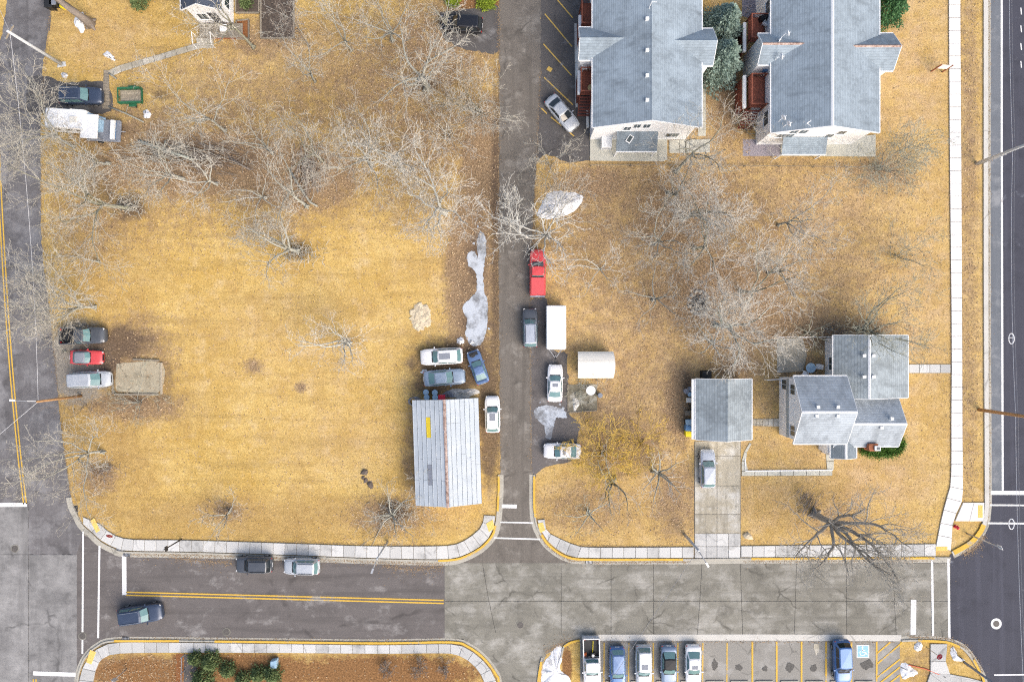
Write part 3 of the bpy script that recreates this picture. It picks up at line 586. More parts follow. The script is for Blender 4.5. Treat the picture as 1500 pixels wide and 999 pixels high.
# ------------------------------------------------------------------ buildings
def gable(par, x0, x1, y0, y1, axis, ze, zr, mats, wall=m_siding, ridge=None, oh=.35, z0=0, cap=m_sh, fascia=m_trim, ends=(1, 1), th=.10, capm=None, wh=True):
    """gabled block; x0..y1 are the roof edges; axis is the direction of the ridge"""
    if axis == 'y': u0, u1, v0, v1 = x0, x1, y0, y1; Wd = lambda u, v, z: (u, v, z)
    else: u0, u1, v0, v1 = y0, y1, x0, x1; Wd = lambda u, v, z: (v, u, z)
    fl = axis != 'y'
    def add(mb, pts, f): mb.add([Wd(*p) for p in pts], [q[::-1] for q in f] if fl else f)
    ur = ridge if ridge is not None else (u0+u1)/2
    sl0 = (zr-ze)/(ur-u0); sl1 = (zr-ze)/(u1-ur)
    if wh:
        a, b = u0+oh, u1-oh; c, d = v0+(oh if ends[0] else 0), v1-(oh if ends[1] else 0); mb = MB(); pr = [(a, z0), (b, z0), (b, ze+sl1*oh-.06), (ur, zr-.08), (a, ze+sl0*oh-.06)]
        add(mb, [(p, c, z) for p, z in pr]+[(p, d, z) for p, z in pr], [(0,1,2,3,4), (9,8,7,6,5)]+[(i, i+5, (i+1) % 5+5, (i+1) % 5) for i in range(5)])
        mb.build('wall', wall, par)
    mt = mats[0 if axis == 'y' else 1]
    for e, (ua, za, ub, zb) in enumerate(((u0, ze, ur, zr), (ur, zr, u1, ze))):
        mb = MB(); pts = [(ua, v0, za), (ub, v0, zb), (ub, v1, zb), (ua, v1, za)]
        add(mb, [(p[0], p[1], p[2]-th) for p in pts]+pts, [(0,3,2,1), (4,5,6,7), (0,1,5,4), (1,2,6,5), (2,3,7,6), (3,0,4,7)])
        sl = mb.build('roof_slope', mt, par)
        eu, ez = (ua, za) if e == 0 else (ub, zb); s_ = -1 if e == 0 else 1
        mb = MB(); q = [(eu+s_*.003, ez-.20), (eu+s_*.10, ez-.20), (eu+s_*.10, ez-.02), (eu+s_*.003, ez-.02)]
        if s_ < 0: q = q[::-1]
        add(mb, [(p, v0, z) for p, z in q]+[(p, v1, z) for p, z in q], [(3,2,1,0), (4,5,6,7)]+[(i, (i+1) % 4, (i+1) % 4+4, i+4) for i in range(4)])
        mb.build('gutter', fascia, sl)
        for vi, vv in ((0, v0), (1, v1)):
            if not ends[vi]: continue
            mb = MB(); n = -1 if vi == 0 else 1; pts = [(ua, za), (ub, zb)]
            P = [(u, vv+n*.003, z-.22) for u, z in pts]+[(u, vv+n*.003, z+.01) for u, z in pts[::-1]]
            Q = [(u, vv+n*.05, z) for u, _, z in P]
            add(mb, P+Q, [(0,1,2,3), (7,6,5,4)]+[(i, i+4, (i+1) % 4+4, (i+1) % 4) for i in range(4)])
            mb.build('bargeboard', fascia, sl)
    mb = MB(); w = .14; q = [(ur-w, zr-w*sl0+.012), (ur, zr+.03), (ur+w, zr-w*sl1+.012)]
    add(mb, [(p, v0, z) for p, z in q]+[(p, v1, z) for p, z in q], [(0,1,4,3), (1,2,5,4)])
    mb.build('ridge_cap', capm or mt, par)
def window(par, axis, at, c, z, w, h, n, lights=2, mat=m_trim):
    """window on a wall; axis is the wall's normal axis, n its sign"""
    fr, pn = MB(), []
    def bx(mb, a0, a1, z0, z1, d0, d1):
        lo, hi = sorted((at+n*d0, at+n*d1))
        mb.box(lo, a0, z0, hi, a1, z1) if axis == 'x' else mb.box(a0, lo, z0, a1, hi, z1)
    bx(fr, c-w/2-.08, c+w/2+.08, z-.08, z+h+.08, -.02, .03)
    o = fr.build('window', mat, par)
    for k in range(lights):
        mb = MB(); a = c-w/2+k*w/lights; bx(mb, a+.03, a+w/lights-.03, z, z+h, .03, .04); mb.build('pane', m_pane, o)
    mb = MB(); bx(mb, c-w/2-.12, c+w/2+.12, z-.14, z-.083, .0, .10); mb.build('sill', mat, o)
def deck(par, x0, x1, y0, y1, z, panel=None, stair=None):
    d = MB(); n = int((x1-x0)/.15)
    for k in range(n): d.box(x0+k*.15, y0, z-.05, x0+k*.15+.14, y1, z)
    o = d.build('deck_floor', m_deck, par); o['kind'] = 'stuff'
    MB().box(x0+.02, y0+.02, z-.25, x1-.02, y1-.02, z-.06).build('deck_frame', m_deckd, par)
    for px_ in (x0+.06, x1-.12):
        for py_ in (y0+.06, y1-.06): MB().box(px_-.06, py_-.06, 0, px_+.06, py_+.06, z+.95).build('post', m_deckd, par)
    for a in ((x0, y0, x0+.1, y1), (x0+.1, y0, x1, y0+.1), (x0+.1, y1-.1, x1, y1)):
        r = MB().box(a[0], a[1], z+.93, a[2], a[3], z+1.02).build('rail', m_deck, par)
        bl = MB(); L = max(a[2]-a[0], a[3]-a[1]); k = 0
        while k < L:
            bl.box(*( (a[0]+.03, a[1]+k, z, a[0]+.07, a[1]+k+.04, z+.93) if a[3]-a[1] > a[2]-a[0] else (a[0]+k, a[1]+.03, z, a[0]+k+.04, a[1]+.07, z+.93))); k += .16
        b = bl.build('balusters', m_deckd, r); b['kind'] = 'stuff'
    if panel: MB().box(panel[0], panel[1], 2.75, panel[0]+.32, panel[3], 3.15).build('privacy_screen', m_trim, par); MB().box(panel[0]+.1, panel[1], .02, panel[0]+.2, panel[3], 2.7).build('deck_skirt', m_deckd, par)
def stairs(par, x0, x1, y0, y1, z, n, mat=m_deckd):
    for k in range(n): MB().box(x0, y0+(y1-y0)*k/n, z*(k+1)/n-.06, x1, y0+(y1-y0)*(k+1)/n-.02, z*(k+1)/n).build('step', mat, par)
    for x in (x0-.06, x1): MB().add([(x, y0, 0), (x+.06, y0, 0), (x+.06, y1, z-.1), (x, y1, z-.1), (x, y0, .2), (x+.06, y0, .2), (x+.06, y1, z+.05), (x, y1, z+.05)], [(0,3,2,1),(4,5,6,7),(0,1,5,4),(1,2,6,5),(2,3,7,6),(3,0,4,7)]).build('stringer', mat, par)
def shed_roof(par, x0, x1, y0, y1, z_lo, z_hi, mat, name='porch_roof'):
    """roof falling towards -y"""
    o = MB().add([(x0,y0,z_lo-.1),(x1,y0,z_lo-.1),(x1,y1,z_hi-.1),(x0,y1,z_hi-.1),(x0,y0,z_lo),(x1,y0,z_lo),(x1,y1,z_hi),(x0,y1,z_hi)], [(0,3,2,1),(4,5,6,7),(0,1,5,4),(1,2,6,5),(2,3,7,6),(3,0,4,7)]).build(name, mat, par)
    MB().box(x0, y0-.09, z_lo-.22, x1, y0-.004, z_lo-.01).build('gutter', m_trim, o)
    for x in (x0+.08, x1-.2): MB().box(x, y0+.05, .1, x+.12, y0+.17, z_lo-.1).build('porch_post', m_trim, par)
    return o
def roofvent(par, x, y, z, mat=m_trim, s=.32): MB().cbox(x, y, z-.12, s, s, .30).build('roof_vent', mat, par)

# apartment blocks
A = thing('apartment_block', 'grey shingled apartment block beside the parking strip and alley', 'building', (14.1, 34, 0))
gable(A, 8.42, 19.83, 22.3, 52, 'y', 5.6, 8.0, m_sh)
gable(A, 7.0, 12.6, 29.4, 32.8, 'x', 5.45, 6.9, m_sh, ends=(1, 0), oh=.25); gable(A, 16.0, 21.05, 28.85, 32.7, 'x', 5.4, 6.95, m_sh, ends=(0, 1), oh=.25)
for y in (28, 74, 111, 147): q = G(948, y, 7.9); roofvent(A, q[0], q[1], 7.85)
for y, s in ((12, 1),): q = G(951, y, 8); MB().tube([(q[0], q[1], 7.7), (q[0], q[1], 9.2), (q[0]+.5, q[1], 9.2)], .04, 6).build('antenna', m_trim, A)
for c, z in ((13.2, 4.4), (14.2, 4.4), (12.3, 3.6)): window(A, 'y', 22.65, c, z, .75, 1.1, -1)
window(A, 'y', 22.65, 17.6, 1.2, 1.4, 1.2, -1); window(A, 'x', 8.77, 27.9, 3.6, 1.4, 1.2, -1); window(A, 'x', 8.77, 34.0, 3.6, 1.4, 1.2, -1)
shed_roof(A, 11.35, 15.8, 20.65, 22.62, 2.55, 3.1, m_shd[1]); MB().box(13.0, 22.58, .15, 14.0, 22.64, 2.25).build('door', m_trim, A)
q = MB().cbox(12.75, 21.85, 2.92, .55, .9, .1, -.6).build('skylight_frame', m_trim, A); MB().cbox(12.75, 21.85, 3.02, .38, .72, .02, -.6).build('skylight_pane', m_pane, q)
deck(A, 7.45, 8.72, 34.0, 36.6, 2.9, (7.2, 32.9, 7.32, 35.2, 3.6)); deck(A, 7.35, 8.72, 26.7, 29.3, 2.9, (7.1, 26.7, 7.22, 29.2, 3.6)); stairs(A, 7.4, 8.6, 25.2, 26.6, 2.6, 7)
o = struct('patio', MB().prism(GP([(864,205),(977,204),(977,234),(972,237),(864,236)]), .002, .12, .02), m_patio, 'pale concrete patio in front of the alley apartment block', 'patio')
slabs('', '', '', [(980,206),(1040,204)], [(980,225),(1040,224)], 15, m_patio, parent=o, sm=False, top=.1)
slabs('', '', '', [(1022,95),(1022,200)], [(1034,95),(1034,200)], 20, m_patio, parent=o, sm=False, top=.08)

B = thing('apartment_block', 'grey shingled apartment block with red decks beside the blue spruces', 'building', (32.7, 34, 0))
gable(B, 27.1, 38.4, 21.75, 52, 'y', 5.6, 8.0, [m_sh[0], m_sh[1]], ridge=32.4, capm=m_trim)
gable(B, 25.75, 31.4, 28.9, 32.15, 'x', 5.45, 6.9, m_sh, ends=(1, 0), oh=.25, capm=m_rust); gable(B, 34.5, 39.95, 28.3, 32.2, 'x', 5.4, 6.95, m_sh, ends=(0, 1), oh=.25, capm=m_rust)
for c, z in ((29.8, 4.3), (30.8, 4.3), (29.0, 2.9), (29.9, 2.9), (35.0, 4.0), (34.2, 2.9)): window(B, 'y', 22.1, c, z, .8, 1.0, -1)
for y, z in ((24.0, 2.6), (35.7, 3.2), (27.2, .9)): window(B, 'x', 27.45, y, z, 1.5, 1.2, -1)
shed_roof(B, 29.4, 34.2, 20.35, 22.07, 2.5, 3.0, m_sh[1]); MB().box(31.2, 22.03, .15, 32.2, 22.09, 2.25).build('door', m_trim, B); MB().box(34.6, 22.03, .15, 35.6, 22.09, 2.25).build('door', m_trim, B)
deck(B, 25.6, 27.4, 32.4, 35.0, 3.0, (25.0, 31.3, 25.14, 34.4, 3.4)); deck(B, 25.6, 27.4, 25.3, 28.6, 3.0, (25.0, 25.2, 25.14, 28.7, 3.4)); stairs(B, 25.4, 26.9, 23.8, 25.1, 2.7, 7)
for x, y, a in ((1148,52,.4),(1137,58,-.5),(1139,85,.2),(1143,176,.6),(1150,184,.4),(1180,177,-.9)):
    z = 6.2+(x-1130)*.03; q = G(x, y, z); d = thing('satellite_dish', 'small white satellite dish on the roof '+{52:'above the upper red deck',58:'nearest the upper red deck',85:'below the rust ridged dormer',176:'corner nearest the eave',184:'edge above the white gable',177:'by the plumbing streak'}[y], 'satellite dish', (q[0], q[1], z-.5), a, 'satellite dishes')
    MB().tube([(0, 0, -.1), (0, 0, .5), (.25, 0, .62)], .04, 6).build('mast', m_trim, d, local=True)
    mb = MB(); P = [(.3+.06*abs(k % 3-1), .34*math.cos(6.28*k/12), .7+.34*math.sin(6.28*k/12)) for k in range(12)]; mb.add(P+[(p[0]-.05, p[1], p[2]) for p in P], [tuple(range(12)), tuple(range(23, 11, -1))]+[(k, k+12, (k+1) % 12+12, (k+1) % 12) for k in range(12)]); mb.build('reflector', m_trim, d, local=True)
    MB().tube([(.3, 0, .42), (.75, 0, .6)], .03, 5).build('feed_arm', m_trim, d, local=True)
o = struct('patio', MB().prism(GP([(1143,213),(1282,198),(1282,230),(1143,229)]), .002, .12, .02), m_patio, 'pale concrete patio in front of the red decked apartment block', 'patio')
surface('gravel_strip', [(1088,204),(1143,206),(1143,229),(1088,229)], .008, m_gravel, 'purple grey gravel strip at the corner of the red decked apartments', 'gravel')
surface('gravel_strip', [(1087,-200),(1115,-200),(1114,30),(1104,30),(1087,24)], .008, m_gravel, 'purple grey gravel strip above the blue spruces', 'gravel')
def cabinet(px, py, w, d, h, lab):
    q = G(px, py, h); t = thing('utility_cabinet', lab, 'cabinet', (q[0], q[1], 0)); x, y = q[:2]
    MB().prism([(x-w/2, y-d/2), (x+w/2, y-d/2), (x+w/2, y+d/2), (x-w/2, y+d/2)], .10, h, .04).build('case', m_trim, t); MB().cbox(x, y, .0, w+.1, d+.1, .1).build('plinth', m_kerb, t)
    for k in range(4): MB().box(x-w*.4, y-d/2-.02, .3+k*.15, x+w*.4, y-d/2-.002, .36+k*.15).build('vent_slat', m_steel, t)
cabinet(889, 208, 1.15, 1.2, 1.2, 'white utility cabinet on the patio of the alley apartments'); cabinet(1109, 165, 1.15, 1.2, 1.3, 'white utility cabinet below the red deck stairs')
# white patio chairs on the decks and a black grill
def chair(px, py, z, a, lab):
    q = G(px, py, z+.4); t = thing('patio_chair', lab, 'chair', (q[0], q[1], z), a)
    MB().cbox(0, 0, .40, .55, .5, .05).build('seat', m_trim, t, local=True); MB().cbox(-.28, 0, .45, .06, .5, .5).build('backrest', m_trim, t, local=True)
    for u in (-.24, .24):
        for w in (-.22, .22): MB().cbox(u, w, 0, .05, .05, .4).build('leg', m_trim, t, local=True)
    for w in (-.26, .26): MB().cbox(0, w, .6, .5, .06, .04).build('armrest', m_trim, t, local=True)
chair(856, 99, 2.9, .2, 'white patio chair on the deck above the silver hatchback'); chair(1121, 35, 3.0, .9, 'white patio chair on the upper red deck')
q = G(1121, 24, 3.9); t = thing('grill', 'black covered grill on the upper red deck', 'grill', (q[0], q[1], 3.0)); MB().cbox(q[0], q[1], 3.3, .9, .5, .5, .4).build('firebox', m_black, t); MB().cbox(q[0], q[1], 3.8, .8, .42, .12, .4).build('lid', m_black, t)
for u in (-.35, .35): MB().cbox(q[0]+u, q[1]+u*.4, 3.0, .06, .4, .3, .4).build('leg', m_black, t)
q = G(1123, 99, 3.8); t = thing('storage_tub', 'dark blue storage tub on the lower red deck', 'tub', (q[0], q[1], 3.0)); MB().cyl(q[0], q[1], 3.0, .3, .6, 14, .34).build('body', m_blue, t); MB().cyl(q[0], q[1], 3.602, .36, .06, 14).build('lid', m_blue, t)
q = G(866, 129, 3.6); t = thing('patio_table', 'round tan table at the end of the deck above the silver hatchback', 'table', (q[0], q[1], 2.9)); MB().cyl(q[0], q[1], 3.55, .38, .05, 18).build('top', m_tan, t); MB().cyl(q[0], q[1], 2.9, .05, .65, 8).build('leg', m_tan, t)

# grey house
Hs = thing('house', 'grey shingled house with white west gable and several roofs', 'building', (36, -6, 0))
gable(Hs, 29.75, 35.4, -10.86, -3.71, 'x', 4.8, 7.0, [m_shg[0], m_shg[1]], capm=m_trim)
gable(Hs, 34.9, 43.0, -6.15, .63, 'y', 2.8, 4.6, [m_shg[0], m_shg[1]], ridge=37.9, capm=m_trim)
gable(Hs, 34.9, 42.0, -11.45, -6.2, 'x', 2.75, 4.35, [m_shg[0], m_shg[1]], ends=(0, 1), capm=m_trim)
gable(Hs, 34.7, 37.5, -12.75, -10.4, 'y', 2.6, 3.2, [m_shd[0], m_shd[1]], ends=(1, 0), capm=m_trim, oh=.2)
MB().add([(29.9, -10.5, 2.55), (29.9, -4.1, 2.55), (30.1, -4.1, 2.7), (30.1, -10.5, 2.7), (29.9, -10.5, 2.45), (29.9, -4.1, 2.45), (30.1, -4.1, 2.45), (30.1, -10.5, 2.45)], [(3,2,1,0),(4,5,6,7),(0,1,5,4),(2,3,7,6),(0,4,7,3),(1,2,6,5)]).build('pent_roof', m_kerb, Hs)
for y, z in ((-5.2, 3.2), (-9.6, 3.2), (-4.8, .9)): window(Hs, 'x', 30.1, y, z, 1.1, 1.1, -1)
MB().box(30.03, -8.9, .1, 30.08, -8.0, 2.15).build('door', m_trim, Hs); window(Hs, 'x', 35.25, -2.5, 1.1, 1.4, 1.0, -1); window(Hs, 'y', -11.1, 39.2, 1.0, 1.4, 1.2, -1)
MB().box(34.5, -12.2, .1, 34.88, -11.0, 2.3).build('side_wall', m_siding, Hs)
for x, y, z in ((1198,596,6.75),(1196,609,6.75),(1227,596,6.75),(1227,609,6.75),(1265.5,521,4.45),(1279,521,4.5),(1265.5,552,4.45),(1279,552,4.5),(1291,626,4.15),(1306,613,4.2)): q = G(x, y, z); roofvent(Hs, q[0], q[1], z)
q = G(1190, 590, 6.2); MB().cyl(q[0], q[1], 5.7, .07, .7, 8).build('vent_pipe', m_dtrim, Hs)
ch = thing('chimney', 'red brick chimney with white flue cap on the grey house', 'chimney', (38.9, -11.2, 0))
brick_mesh = MB().box(-.16, -.09, 0, .16, .09, .14).mesh('brick', m_brick)
MB().box(38.5, -11.75, 0, 39.4, -11.2, 3.3).build('core', m_brick, ch)
for L in range(6):
    for k in range(3):
        for s_ in (0, 1):
            b = link('brick', brick_mesh, ch); b.location = (38.64+k*.31+(L % 2)*.06, -11.77+s_*.59, 2.4+L*.155)
q = MB().cbox(39.35, -11.55, 3.3, .6, .5, .22).build('flue_cap', m_trim, ch); MB().cbox(39.4, -11.55, 3.52, .34, .3, .03).build('flue_opening', m_pane, q)
gr = thing('garage', 'grey shingled garage at the head of the concrete driveway', 'garage', (23, -7.4, 0))
gable(gr, 20.0, 26.1, -10.74, -4.12, 'y', 2.6, 4.0, [m_shg[0], m_shg[1]])
MB().box(19.6, -10.7, 2.38, 19.89, -4.16, 2.46).build('bright_wall_strip', m_trim, gr)  # white strip added to stand in for the bright wall face below the eave
gd = MB().box(20.9, -10.46, .08, 25.2, -10.42, 2.2).build('garage_door', m_trim, gr)
for k in range(4): MB().box(20.95, -10.47, .12+k*.52, 25.15, -10.462, .58+k*.52).build('door_panel', m_siding, gd)

# metal shed
ms = thing('metal_shed', 'long shed with pale galvanised metal roof and rusty ridge beside the alley', 'shed', (-7.05, -12.05, 0), R(1.9))
def msb(mb, name, mat, par=ms): return mb.build(name, mat, par, local=True)
msb(MB().box(-3.4, -5.55, 0, 3.4, 5.55, 2.7), 'wall', m_sidingc)
g = MB().add([(-3.4, -5.55, 2.7), (3.4, -5.55, 2.7), (0, -5.55, 3.9), (-3.4, 5.55, 2.7), (3.4, 5.55, 2.7), (0, 5.55, 3.9)], [(0,1,2), (5,4,3), (0,2,5,3), (1,4,5,2)]); msb(g, 'gable', m_sidingc)
msb(MB().add([(-3.6, -5.65, 2.78), (0, -5.65, 4.0), (3.6, -5.65, 2.78), (-3.6, 5.7, 2.78), (0, 5.7, 4.0), (3.6, 5.7, 2.78)], [(0,1,4,3), (1,2,5,4)]), 'roof_underlay', m_iron)
def tinpanel(x0, x1, y0, y1, mat=m_tin, name='roof_panel', lift=0):
    zz = lambda x: 4.0-abs(x)*.34+.03+lift
    mb = MB(); v = []
    for x, dz in ((x0, .0), (x0+.02, .018), (x0+.05, .018), (x0+.07, .0), (x1, .0)): v += [(x, y0, zz(x)+dz), (x, y1, zz(x)+dz)]
    mb.add(v, [(2*i, 2*i+2, 2*i+3, 2*i+1) for i in range(4)]); mb.add([(x0, y0, zz(x0)-.02), (x1, y0, zz(x1)-.02), (x1, y1, zz(x1)-.02), (x0, y1, zz(x0)-.02)], [(3,2,1,0)])
    return msb(mb, name, mat)
for k in range(7):
    a, b = -3.6+k*.5, -3.6+(k+1)*.5-.028
    if k == 3: tinpanel(a, b, -5.7, -3.4); tinpanel(a, b, -3.38, -1.2, m_gbin, 'roof_panel'); tinpanel(a, b, -1.18, 1.7); tinpanel(a, b, 1.72, 3.9, m_skyl, 'skylight_panel'); tinpanel(a, b, 3.92, 5.75)
    else: tinpanel(a, b, -5.7, -.6 if k % 2 else -2.9); tinpanel(a, b, (-.6 if k % 2 else -2.9)+.02, 5.75)
    a, b = .1+k*.5, .1+(k+1)*.5-.028; c = 3.2 if k < 3 else 1.0-.4*k
    tinpanel(a, b, -5.7, c); tinpanel(a, b, c+.02, 5.75, lift=.004)
mb = MB(); n = 30; v = []
for i in range(n+1):
    y = -5.75+11.55*i/n
    for x in (-.13-random.uniform(0, .04), 0, .13+random.uniform(0, .04)): v.append((x, y, 4.13-abs(x)*.3))
mb.add(v, [(3*i+j, 3*i+j+1, 3*i+j+4, 3*i+j+3) for i in range(n) for j in range(2)]); msb(mb, 'ridge_cap', m_rust)
msb(MB().box(.18, -5.72, 4.012, .30, 5.76, 4.04), 'ridge_flashing', m_tin); msb(MB().box(3.41, -4.2, .0, 3.45, -1.2, 2.3), 'sliding_door', m_tin)

# small barrel roofed shelter
bs = thing('garden_shed', 'small shed with cream barrel roof of three strips', 'shed', (9.05, -2.6, 0))
x0, x1, y0, y1 = 7.25, 11.15, -4.1, -1.15
MB().box(x0+.3, y0+.12, 0, x1-.15, y1-.12, 1.75).build('wall', m_canvas, bs)
def arc(t): y = y0+(y1-y0)*t; return y, 1.75+.62*math.sin(math.pi*t)**.7
for k in range(3):
    a, b = k/3+.004, (k+1)/3-.004; n = 5; v = []
    for i in range(n+1):
        y, z = arc(a+(b-a)*i/n); e = .14*math.sin(math.pi*(a+(b-a)*i/n)); v += [(x0-e*.3, y, z), (x1+e, y, z), (x0-e*.3, y, z-.05), (x1+e, y, z-.05)]
    f = []
    for i in range(n): q = 4*i; f += [(q, q+1, q+5, q+4), (q+3, q+2, q+6, q+7), (q+1, q+3, q+7, q+5), (q+2, q, q+4, q+6)]
    f += [(0, 2, 3, 1), (4*n, 4*n+1, 4*n+3, 4*n+2)]
    MB().add(v, f).build('roof_strip', m_canvas, bs, smooth=False)
MB().box(x0+.24, -3.3, 0, x0+.29, -2.0, 1.6).build('door', m_wood, bs)

# white house at the top of the frame
wh = thing('white_house', 'white house with dark navy roof and front steps at the top', 'building', (-33, 39, 0))
gable(wh, -35.4, -31.0, 35.35, 50, 'y', 4.0, 5.4, [m_shn, m_shn])
window(wh, 'y', 35.7, -34.0, 1.2, 1.0, 1.2, -1); window(wh, 'x', -31.35, 37.2, 1.3, 1.2, 1.2, 1); MB().box(-33.2, 35.62, .5, -32.3, 35.69, 2.6).build('door', m_dtrim, wh)
o = thing('porch', 'weathered grey wooden porch in front of the white house', 'porch', (-33.8, 34.8, 0))
n = 22
for k in range(n): x = -35.0+k*.22; MB().box(x, 33.95, .4, x+.2, 35.55, .46).build('plank', m_wood, o)
MB().box(-35.0, 34.0, 0, -30.2, 35.5, .39).build('porch_frame', m_woodr, o)
for k in range(4): MB().box(-35.4, 32.95+k*.25, .0, -33.6, 33.19+k*.25, .1+k*.09).build('step', m_drive, o)
for x in (-35.5, -33.45):
    MB().tube([(x, 33.0, 0), (x, 33.0, 1.0), (x, 34.2, 1.35), (x, 34.2, .4)], .05, 6).build('handrail', m_trim, o)
q = MB().box(-32.6, 34.6, .47, -31.9, 35.3, .55); tag(q.build('white_box', m_trim), 'white cooler standing on the grey porch', 'cooler'); COL.objects['white_box'].name = 'cooler'; MB().box(-32.62, 34.58, .552, -31.88, 35.32, .75).build('lid', m_trim, bpy.data.objects['cooler'])
t = thing('flower_pot', 'pot of red blossoms at the corner of the white house', 'plant', (*G(337, 26)[:2], 0)); x, y, _ = G(337, 26); MB().cyl(x, y, 0, .25, .5, 12, .33).build('pot', m_tan, t); mb = MB()
for k in range(60): a = random.uniform(0, 6.28); r = random.uniform(0, .5); mb.cbox(x+r*math.cos(a), y+r*math.sin(a), .5+random.uniform(0, .35), .12, .1, .05, a)
mb.build('blossoms', m_red, t)
def bed(name, lab, poly, mat, edge=m_wood, h=.22):
    t = thing(name, lab, 'garden bed', (*G(*poly[0])[:2], 0)); MB().sheet(GP(poly), h-.06).build('soil', mat, t)
    for a, b in zip(poly, poly[1:]+poly[:1]): strip(MB(), GP([a, b]), 2/S, .0, h).build('edging_board', edge, t)
bed('garden_bed', 'dark soil raised bed with bare vine beside the porch garden', [(383,-20),(431,-20),(431,57),(383,57)], m_mudw)
bed('garden_bed', 'small soil bed between the porch and the larger dark bed', [(347,32),(365,30),(365,58),(347,58)], m_mulch)
bed('garden_bed', 'narrow planted bed at the top corner beside the white house', [(346,-20),(380,-20),(380,20),(346,20)], m_mudw)
# house yard: patio, table, rail fence
o = struct('patio', MB().prism(GP([(1138,496),(1176,496),(1182,520),(1176,544),(1138,546)]), .002, .06, .01), m_drive, 'mossy concrete patio behind the grey house', 'patio')
def table_round(px, py, r, h, mat, lab, name='garden_table'):
    q = G(px, py, h); t = thing(name, lab, 'table', (q[0], q[1], 0)); MB().cyl(q[0], q[1], h-.05, r, .05, 22).build('top', mat, t); MB().cyl(q[0], q[1], 0, .06, h-.05, 8).build('pedestal', m_steel, t); MB().cyl(q[0], q[1], 0.0, r*.5, .04, 14).build('base', m_steel, t)
table_round(1188, 539, .55, .75, m_bluel, 'round grey blue garden table behind the grey house'); chair(1179, 547, .02, 1.2, 'white patio chair beside the round garden table'); chair(1199, 537, .02, 3.0, 'white patio chair between garden table and house wall')
def fence(lab, pts, h, mat, step=2.2, rails=(.5, .95), name='rail_fence'):
    P = [np.array(p) for p in GP(pts)]; t = thing(name, lab, 'fence', (*P[0], 0)); 
    for a, b in zip(P, P[1:]):
        L = np.linalg.norm(b-a); n = max(1, int(L/step)); ang = math.atan2(b[1]-a[1], b[0]-a[0])
        for k in range(n+1): p = a+(b-a)*k/n; MB().cbox(p[0], p[1], 0, .1, .1, h+.05, ang).build('post', mat, t)
        for r in rails: m_ = (a+b)/2; MB().cbox(m_[0], m_[1], h*r-.05, L, .05, .08, ang).build('rail', mat, t)
fence('white rail fence closing the yard behind the grey house', [(1138,494),(1211,494)], 1.1, m_trim); fence('white rail fence between yard corner and garage path', [(1120,556),(1140,555)], 1.0, m_trim)
fence('low weathered timber fence below both apartment patios', [(865,243.5),(1040,243.5),(1290,246.5)], .45, m_wood, 3.5, (.95,))
# concrete pad with old tank in the side yard
pad = struct('concrete_pad', MB().prism(GP([(832,563),(874,563),(875,600),(832,604)]), .002, .05, .01), paved('mossy_pad', (.20, .18, .13), grain=.4, pale=((.42, .40, .34), .52, .62), stain=(.5, .5, .7), crack=.4), 'mossy concrete pad with junk below the cream shed', 'slab')
for a, b in (((832,563),(832,604)), ((832,604),(874,601))): strip(MB(), GP([a, b]), 1.8/S, .003, .12).build('edging_board', m_wood, pad)
table_round(865.5, 572, .52, .7, m_trim, 'round white table top on the mossy pad below the cream shed', 'round_table')
# ------------------------------------------------------------------ vehicles
m_glass = NT('car_glass_sky_tint').end((.13, .24, .245), .06, .6); m_glassd = NT('car_glass_dark').end((.02, .026, .03), .06, .6)  # lighter glass: tint plus sky reflection painted into the teal base colour
m_tyre = M('tyre_rubber', (.02, .02, .021), .3, 9, .8); m_rim = M('alloy', (.45, .46, .47), .15, 9, .35, metal=.7)
m_lamp = M('head_lamp', (.75, .77, .78), .05, 9, .15); m_tail = M('tail_lamp', (.50, .02, .02), .1, 9, .25); m_chrome = M('chrome_trim', (.60, .61, .62), .05, 9, .25, metal=.8)
PAINT = {'white': (.80, .80, .80), 'silver': (.50, .53, .56), 'greysilver': (.42, .46, .52), 'black': (.014, .015, .019), 'navy': (.045, .065, .11), 'charcoal': (.085, .095, .11), 'red': (.60, .065, .07), 'blue': (.055, .15, .36), 'bluegrey': (.17, .235, .34), 'steelblue': (.13, .21, .38), 'lightblue': (.38, .50, .60), 'dawnblue': (.27, .345, .44), 'slate': (.25, .285, .33)}
def car_paint(n): return M('paint_'+n, PAINT[n], .08, 1.5, .38, .5, metal=.25 if n not in ('white', 'red') else 0, coat=.6)
m_paint = {n: car_paint(n) for n in PAINT}
tyre_mesh = MB().tube([(0, -.11, 0), (0, -.085, 0), (0, .085, 0), (0, .11, 0)], [.30, .335, .335, .30], 18).mesh('tyre', m_tyre)
rim_mesh = MB().tube([(0, -.112, 0), (0, .125, 0)], [.2, .2], 12).mesh('rim', m_rim)
